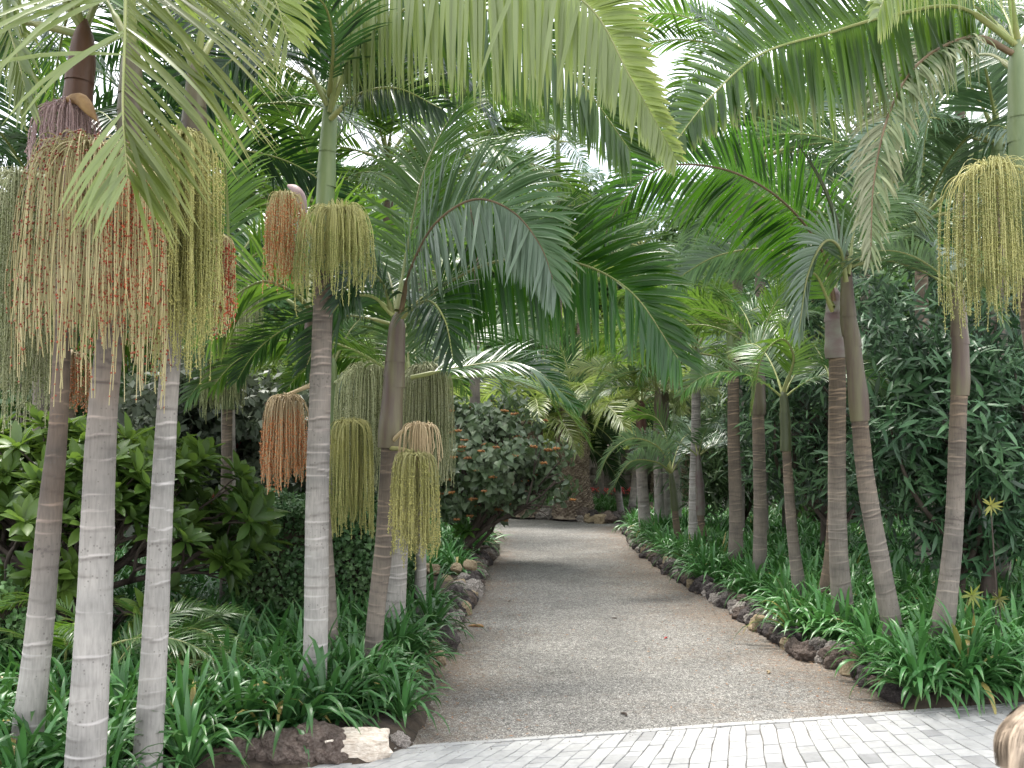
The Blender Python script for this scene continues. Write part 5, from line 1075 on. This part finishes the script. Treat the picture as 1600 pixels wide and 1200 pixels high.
# ================================================================== CHILD at the lower right edge
def child():
    x, y = P(1652, 1150, 1.75)[:2]; H = 1.14; z0 = 0.03
    root = empty('person', (x, y, z0), 'blond child cut off by the lower right corner, in a pale pink top', 'person')
    J = {'pelvis': (0, 0, .56), 'belly': (0, 0, .68), 'chest': (0, .005, .80), 'neck': (0, 0, .905), 'skull': (0, -.005, .965), 'head': (0, 0, 1.03), 'crown': (0, 0.005, 1.085), 'chin': (0, .045, .95), 'nose': (0, .082, .995),
         'shL': (-.105, 0, .865), 'elL': (-.14, -.02, .70), 'wrL': (-.145, .03, .555), 'haL': (-.145, .045, .51), 'shR': (.105, 0, .865), 'elR': (.14, -.02, .70), 'wrR': (.145, .03, .555), 'haR': (.145, .045, .51),
         'hipL': (-.06, 0, .52), 'knL': (-.065, .015, .29), 'anL': (-.065, 0, .06), 'toL': (-.07, .10, .02), 'hipR': (.06, 0, .52), 'knR': (.065, .03, .29), 'anR': (.065, .02, .06), 'toR': (.07, .12, .02)}
    R = {'pelvis': .085, 'belly': .08, 'chest': .085, 'neck': .038, 'skull': .062, 'head': .077, 'crown': .058, 'chin': .028, 'nose': .010, 'shL': .038, 'elL': .027, 'wrL': .02, 'haL': .022, 'shR': .038, 'elR': .027, 'wrR': .02, 'haR': .022,
         'hipL': .062, 'knL': .042, 'anL': .028, 'toL': .024, 'hipR': .062, 'knR': .042, 'anR': .028, 'toR': .024}
    E = [('pelvis', 'belly'), ('belly', 'chest'), ('chest', 'neck'), ('neck', 'skull'), ('skull', 'head'), ('head', 'crown'), ('skull', 'chin'), ('head', 'nose'), ('chest', 'shL'), ('shL', 'elL'), ('elL', 'wrL'), ('wrL', 'haL'), ('chest', 'shR'), ('shR', 'elR'), ('elR', 'wrR'), ('wrR', 'haR'),
         ('pelvis', 'hipL'), ('hipL', 'knL'), ('knL', 'anL'), ('anL', 'toL'), ('pelvis', 'hipR'), ('hipR', 'knR'), ('knR', 'anR'), ('anR', 'toR')]
    for s, sg in (('L', -1), ('R', 1)):
        for k, (dx, dz, dy) in enumerate([(.0, -.05, .02), (.0, -.055, .008), (.0, -.052, -.004), (.0, -.042, -.015)]):
            b = J['ha'+s]; J['f%s%d' % (s, k)] = (b[0]+dx, b[1]+dy*1.0, b[2]-.022); J['g%s%d' % (s, k)] = (b[0]-sg*.012, b[1]+dy*1.3+.004, b[2]+dz); R['f%s%d' % (s, k)] = .0062; R['g%s%d' % (s, k)] = .005; E += [('ha'+s, 'f%s%d' % (s, k)), ('f%s%d' % (s, k), 'g%s%d' % (s, k))]
        b = J['ha'+s]; J['t'+s] = (b[0]-sg*.012, b[1]+.032, b[2]-.012); R['t'+s] = .0065; E.append(('ha'+s, 't'+s))
    names = list(J); me = bpy.data.meshes.new('body'); me.from_pydata([J[n] for n in names], [(names.index(a), names.index(b)) for a, b in E], []); me.update()
    skin = plain('skin', (0.60, 0.36, 0.27), (0.66, 0.42, 0.33), 5, .5, .05, rnd=False); me.materials.append(skin)
    o = link('body', me, root); sm = o.modifiers.new('Skin', 'SKIN'); 
    for i, n in enumerate(names): v = me.skin_vertices[0].data[i]; v.radius = (R[n], R[n]); v.use_root = (n == 'pelvis')
    sm.use_smooth_shade = True; ss = o.modifiers.new('Sub', 'SUBSURF'); ss.levels = ss.render_levels = 2
    # shirt and trousers, lofted round the body
    def loft(name, rings, mat, k=22):
        mb = MB(); n = len(rings); th = np.arange(k)*2*PI/k
        V = np.array([[(cx+ax*math.cos(t), cy+ay*math.sin(t), z) for t in th] for (cx, cy, z, ax, ay) in rings]); i = np.arange(n-1)[:, None]*k; j = np.arange(k)[None]; j2 = (j+1) % k
        mb.add(V.reshape(-1, 3), np.stack([i+j, i+j2, i+k+j2, i+k+j], -1).reshape(-1, 4)); return link(name, mb.mesh(name, [mat]), root)
    pink = plain('shirt_pink', (0.62, 0.45, 0.47), (0.70, 0.54, 0.56), 6, .85, .1, rnd=False); blue = plain('trousers_blue', (0.10, 0.14, 0.24), (0.14, 0.18, 0.29), 6, .85, .1, rnd=False)
    loft('shirt', [(0, 0, .52, .112, .10), (0, 0, .60, .108, .098), (0, 0, .70, .10, .095), (0, 0, .80, .112, .098), (0, 0, .855, .125, .085), (0, 0, .885, .095, .065), (0, 0, .905, .05, .048)], pink)
    for s in (-1, 1):
        loft('sleeve', [(s*.10, 0, .885, .05, .045), (s*.125, -.005, .82, .05, .048), (s*.137, -.015, .74, .046, .044)], pink)
        loft('trouser_leg', [(s*.05, 0, .56, .075, .09), (s*.062, .005, .45, .072, .075), (s*.065, .02, .29, .057, .057), (s*.065, .01, .09, .05, .05)], blue)
        mb = MB(); tube(mb, np.array([(s*.066, -.045, .03), (s*.066, .0, .04), (s*.068, .06, .032), (s*.07, .125, .022)])+np.array([0, .01, 0]), [.03, .042, .036, .026], 10); link('shoe', mb.mesh('shoe', [M['rock_cream']]), root)
        mb = MB(); tube(mb, np.array([(s*.078, -.012, 1.0), (s*.086, -.01, 1.015), (s*.084, -.006, 1.03)]), [.008, .014, .008], 8); link('ear', mb.mesh('ear', [skin]), root)
        mb = MB(); tube(mb, np.array([(s*.03, .066, 1.022), (s*.03, .076, 1.022)]), [.011, .006], 8); link('eye', mb.mesh('eye', [M['soil']]), root)
    mb = MB(); tube(mb, np.array([(-.02, .073, .968), (0, .08, .965), (.02, .073, .968)]), .005, 6); link('mouth', mb.mesh('mouth', [M['shaft_red']]), root)
    # hair: a few thousand fine locks combed over the skull
    r = np.random.default_rng(2); n = 4800; hair = plain('hair_blond', (0.19, 0.145, 0.105), (0.50, 0.39, 0.29), 60, .45, 0, rnd=False, stretch=(1, 1, .1)); mb = MB(); q = 9
    az = r.uniform(0, 2*PI, n); pol = np.arccos(r.uniform(.0, 1, n)); c = np.array([0, -.002, 1.035]); t = np.linspace(0, 1, q); face = np.cos(az-PI/2)
    L = np.where(face > .75, .8, 1.0)*1.75*(1-pol/PI*.3)
    pl = pol[:, None]*.25+(L[:, None])*t[None]; pl = np.minimum(pl, 1.75); ex = np.clip(pol[:, None]*.25+L[:, None]*t[None]-1.6, 0, 1)
    rad = .092+.004*r.random(n)[:, None]+.004*np.sin(az*9)[:, None]*t; X = c[0]+rad*np.sin(pl)*np.cos(az)[:, None]; Y = c[1]+rad*1.08*np.sin(pl)*np.sin(az)[:, None]; Zz = c[2]+rad*1.02*np.cos(pl)-np.where(face > .45, .0, .30)[:, None]*ex
    wv = .004*np.sin(t*9+az[:, None]*5); pts = np.stack([X+wv, Y, Zz], -1); ctr = pts-c
    W = norm(np.cross(np.gradient(pts, axis=1), ctr))*.0012; V = np.stack([pts-W, pts+W], 2).reshape(n, q*2, 3); f1 = np.array([(2*k, 2*k+1, 2*k+3, 2*k+2) for k in range(q-1)]); Fq = (np.arange(n)[:, None, None]*q*2+f1[None]).reshape(-1, 4); mb.add(V.reshape(-1, 3), Fq, 0)
    rg = [(0, -.005, 1.0+.085*math.sin(a), .088*math.cos(a)+.001, .094*math.cos(a)+.001) for a in np.linspace(.15, PI/2, 7)]
    link('hair', mb.mesh('hair', [hair]), root); loft('hair_cap', rg[:6]+[(0, -.005, 1.125, .004, .004)] if False else [(0, -.006, 1.03+.092*math.sin(a), .088*math.cos(a)+.001, .094*math.cos(a)+.001) for a in np.linspace(0.0, PI/2, 8)], hair)
    root.rotation_euler = (0, 0, math.radians(35))
child()
# ================================================================== LIGHT, SKY, CAMERA
w = bpy.data.worlds.new('World'); sc.world = w; w.use_nodes = True; nt = w.node_tree; nt.nodes.clear()
SUN_EL, SUN_AZ = 66, 330          # azimuth from +Y clockwise: high, ahead and to the left, behind thin cloud
sky = nt.nodes.new('ShaderNodeTexSky'); sky.sky_type = 'NISHITA'; sky.sun_disc = False; sky.sun_elevation = math.radians(SUN_EL); sky.sun_rotation = math.radians(SUN_AZ); sky.dust_density = 2.0
tc = nt.nodes.new('ShaderNodeTexCoord'); no = nt.nodes.new('ShaderNodeTexNoise'); no.inputs['Scale'].default_value = 2.2; no.inputs['Detail'].default_value = 6; nt.links.new(tc.outputs['Generated'], no.inputs['Vector'])
cf = ramp(nt, no.outputs['Fac'], [(0.36, 0.35), (0.6, 0.95)])
skc = mixc(nt, cf, sky.outputs[0], (11.0, 11.2, 11.6))
bg = nt.nodes.new('ShaderNodeBackground'); bg.inputs['Strength'].default_value = 0.12; nt.links.new(skc, bg.inputs['Color'])
ow = nt.nodes.new('ShaderNodeOutputWorld'); nt.links.new(bg.outputs[0], ow.inputs[0])
sl = bpy.data.lights.new('sun', 'SUN'); sl.energy = 2.8; sl.angle = math.radians(15); sl.color = (1.0, 0.96, 0.89); so = bpy.data.objects.new('sun', sl); COL.objects.link(so)
az, el = math.radians(SUN_AZ), math.radians(SUN_EL); d = Vector((math.sin(az)*math.cos(el), math.cos(az)*math.cos(el), math.sin(el))); so.rotation_euler = d.to_track_quat('Z', 'Y').to_euler()
cam = bpy.data.cameras.new('camera'); co = bpy.data.objects.new('camera', cam); COL.objects.link(co); co.location = (0, 0, CAMZ); co.rotation_euler = (PI/2+PITCH, 0, 0)
cam.sensor_width = 36; cam.lens = F/1600*36; cam.clip_end = 1000; cam.clip_start = .05
cam.dof.use_dof = True; cam.dof.focus_distance = 9.0; cam.dof.aperture_fstop = 9
sc.camera = co
sc.view_settings.view_transform = 'Standard'; sc.view_settings.look = 'None'; sc.view_settings.exposure = EXPO; sc.view_settings.gamma = 1
sc.render.engine = 'CYCLES'; sc.cycles.max_bounces = 5; sc.cycles.diffuse_bounces = 2; sc.cycles.glossy_bounces = 2; sc.cycles.transmission_bounces = 4
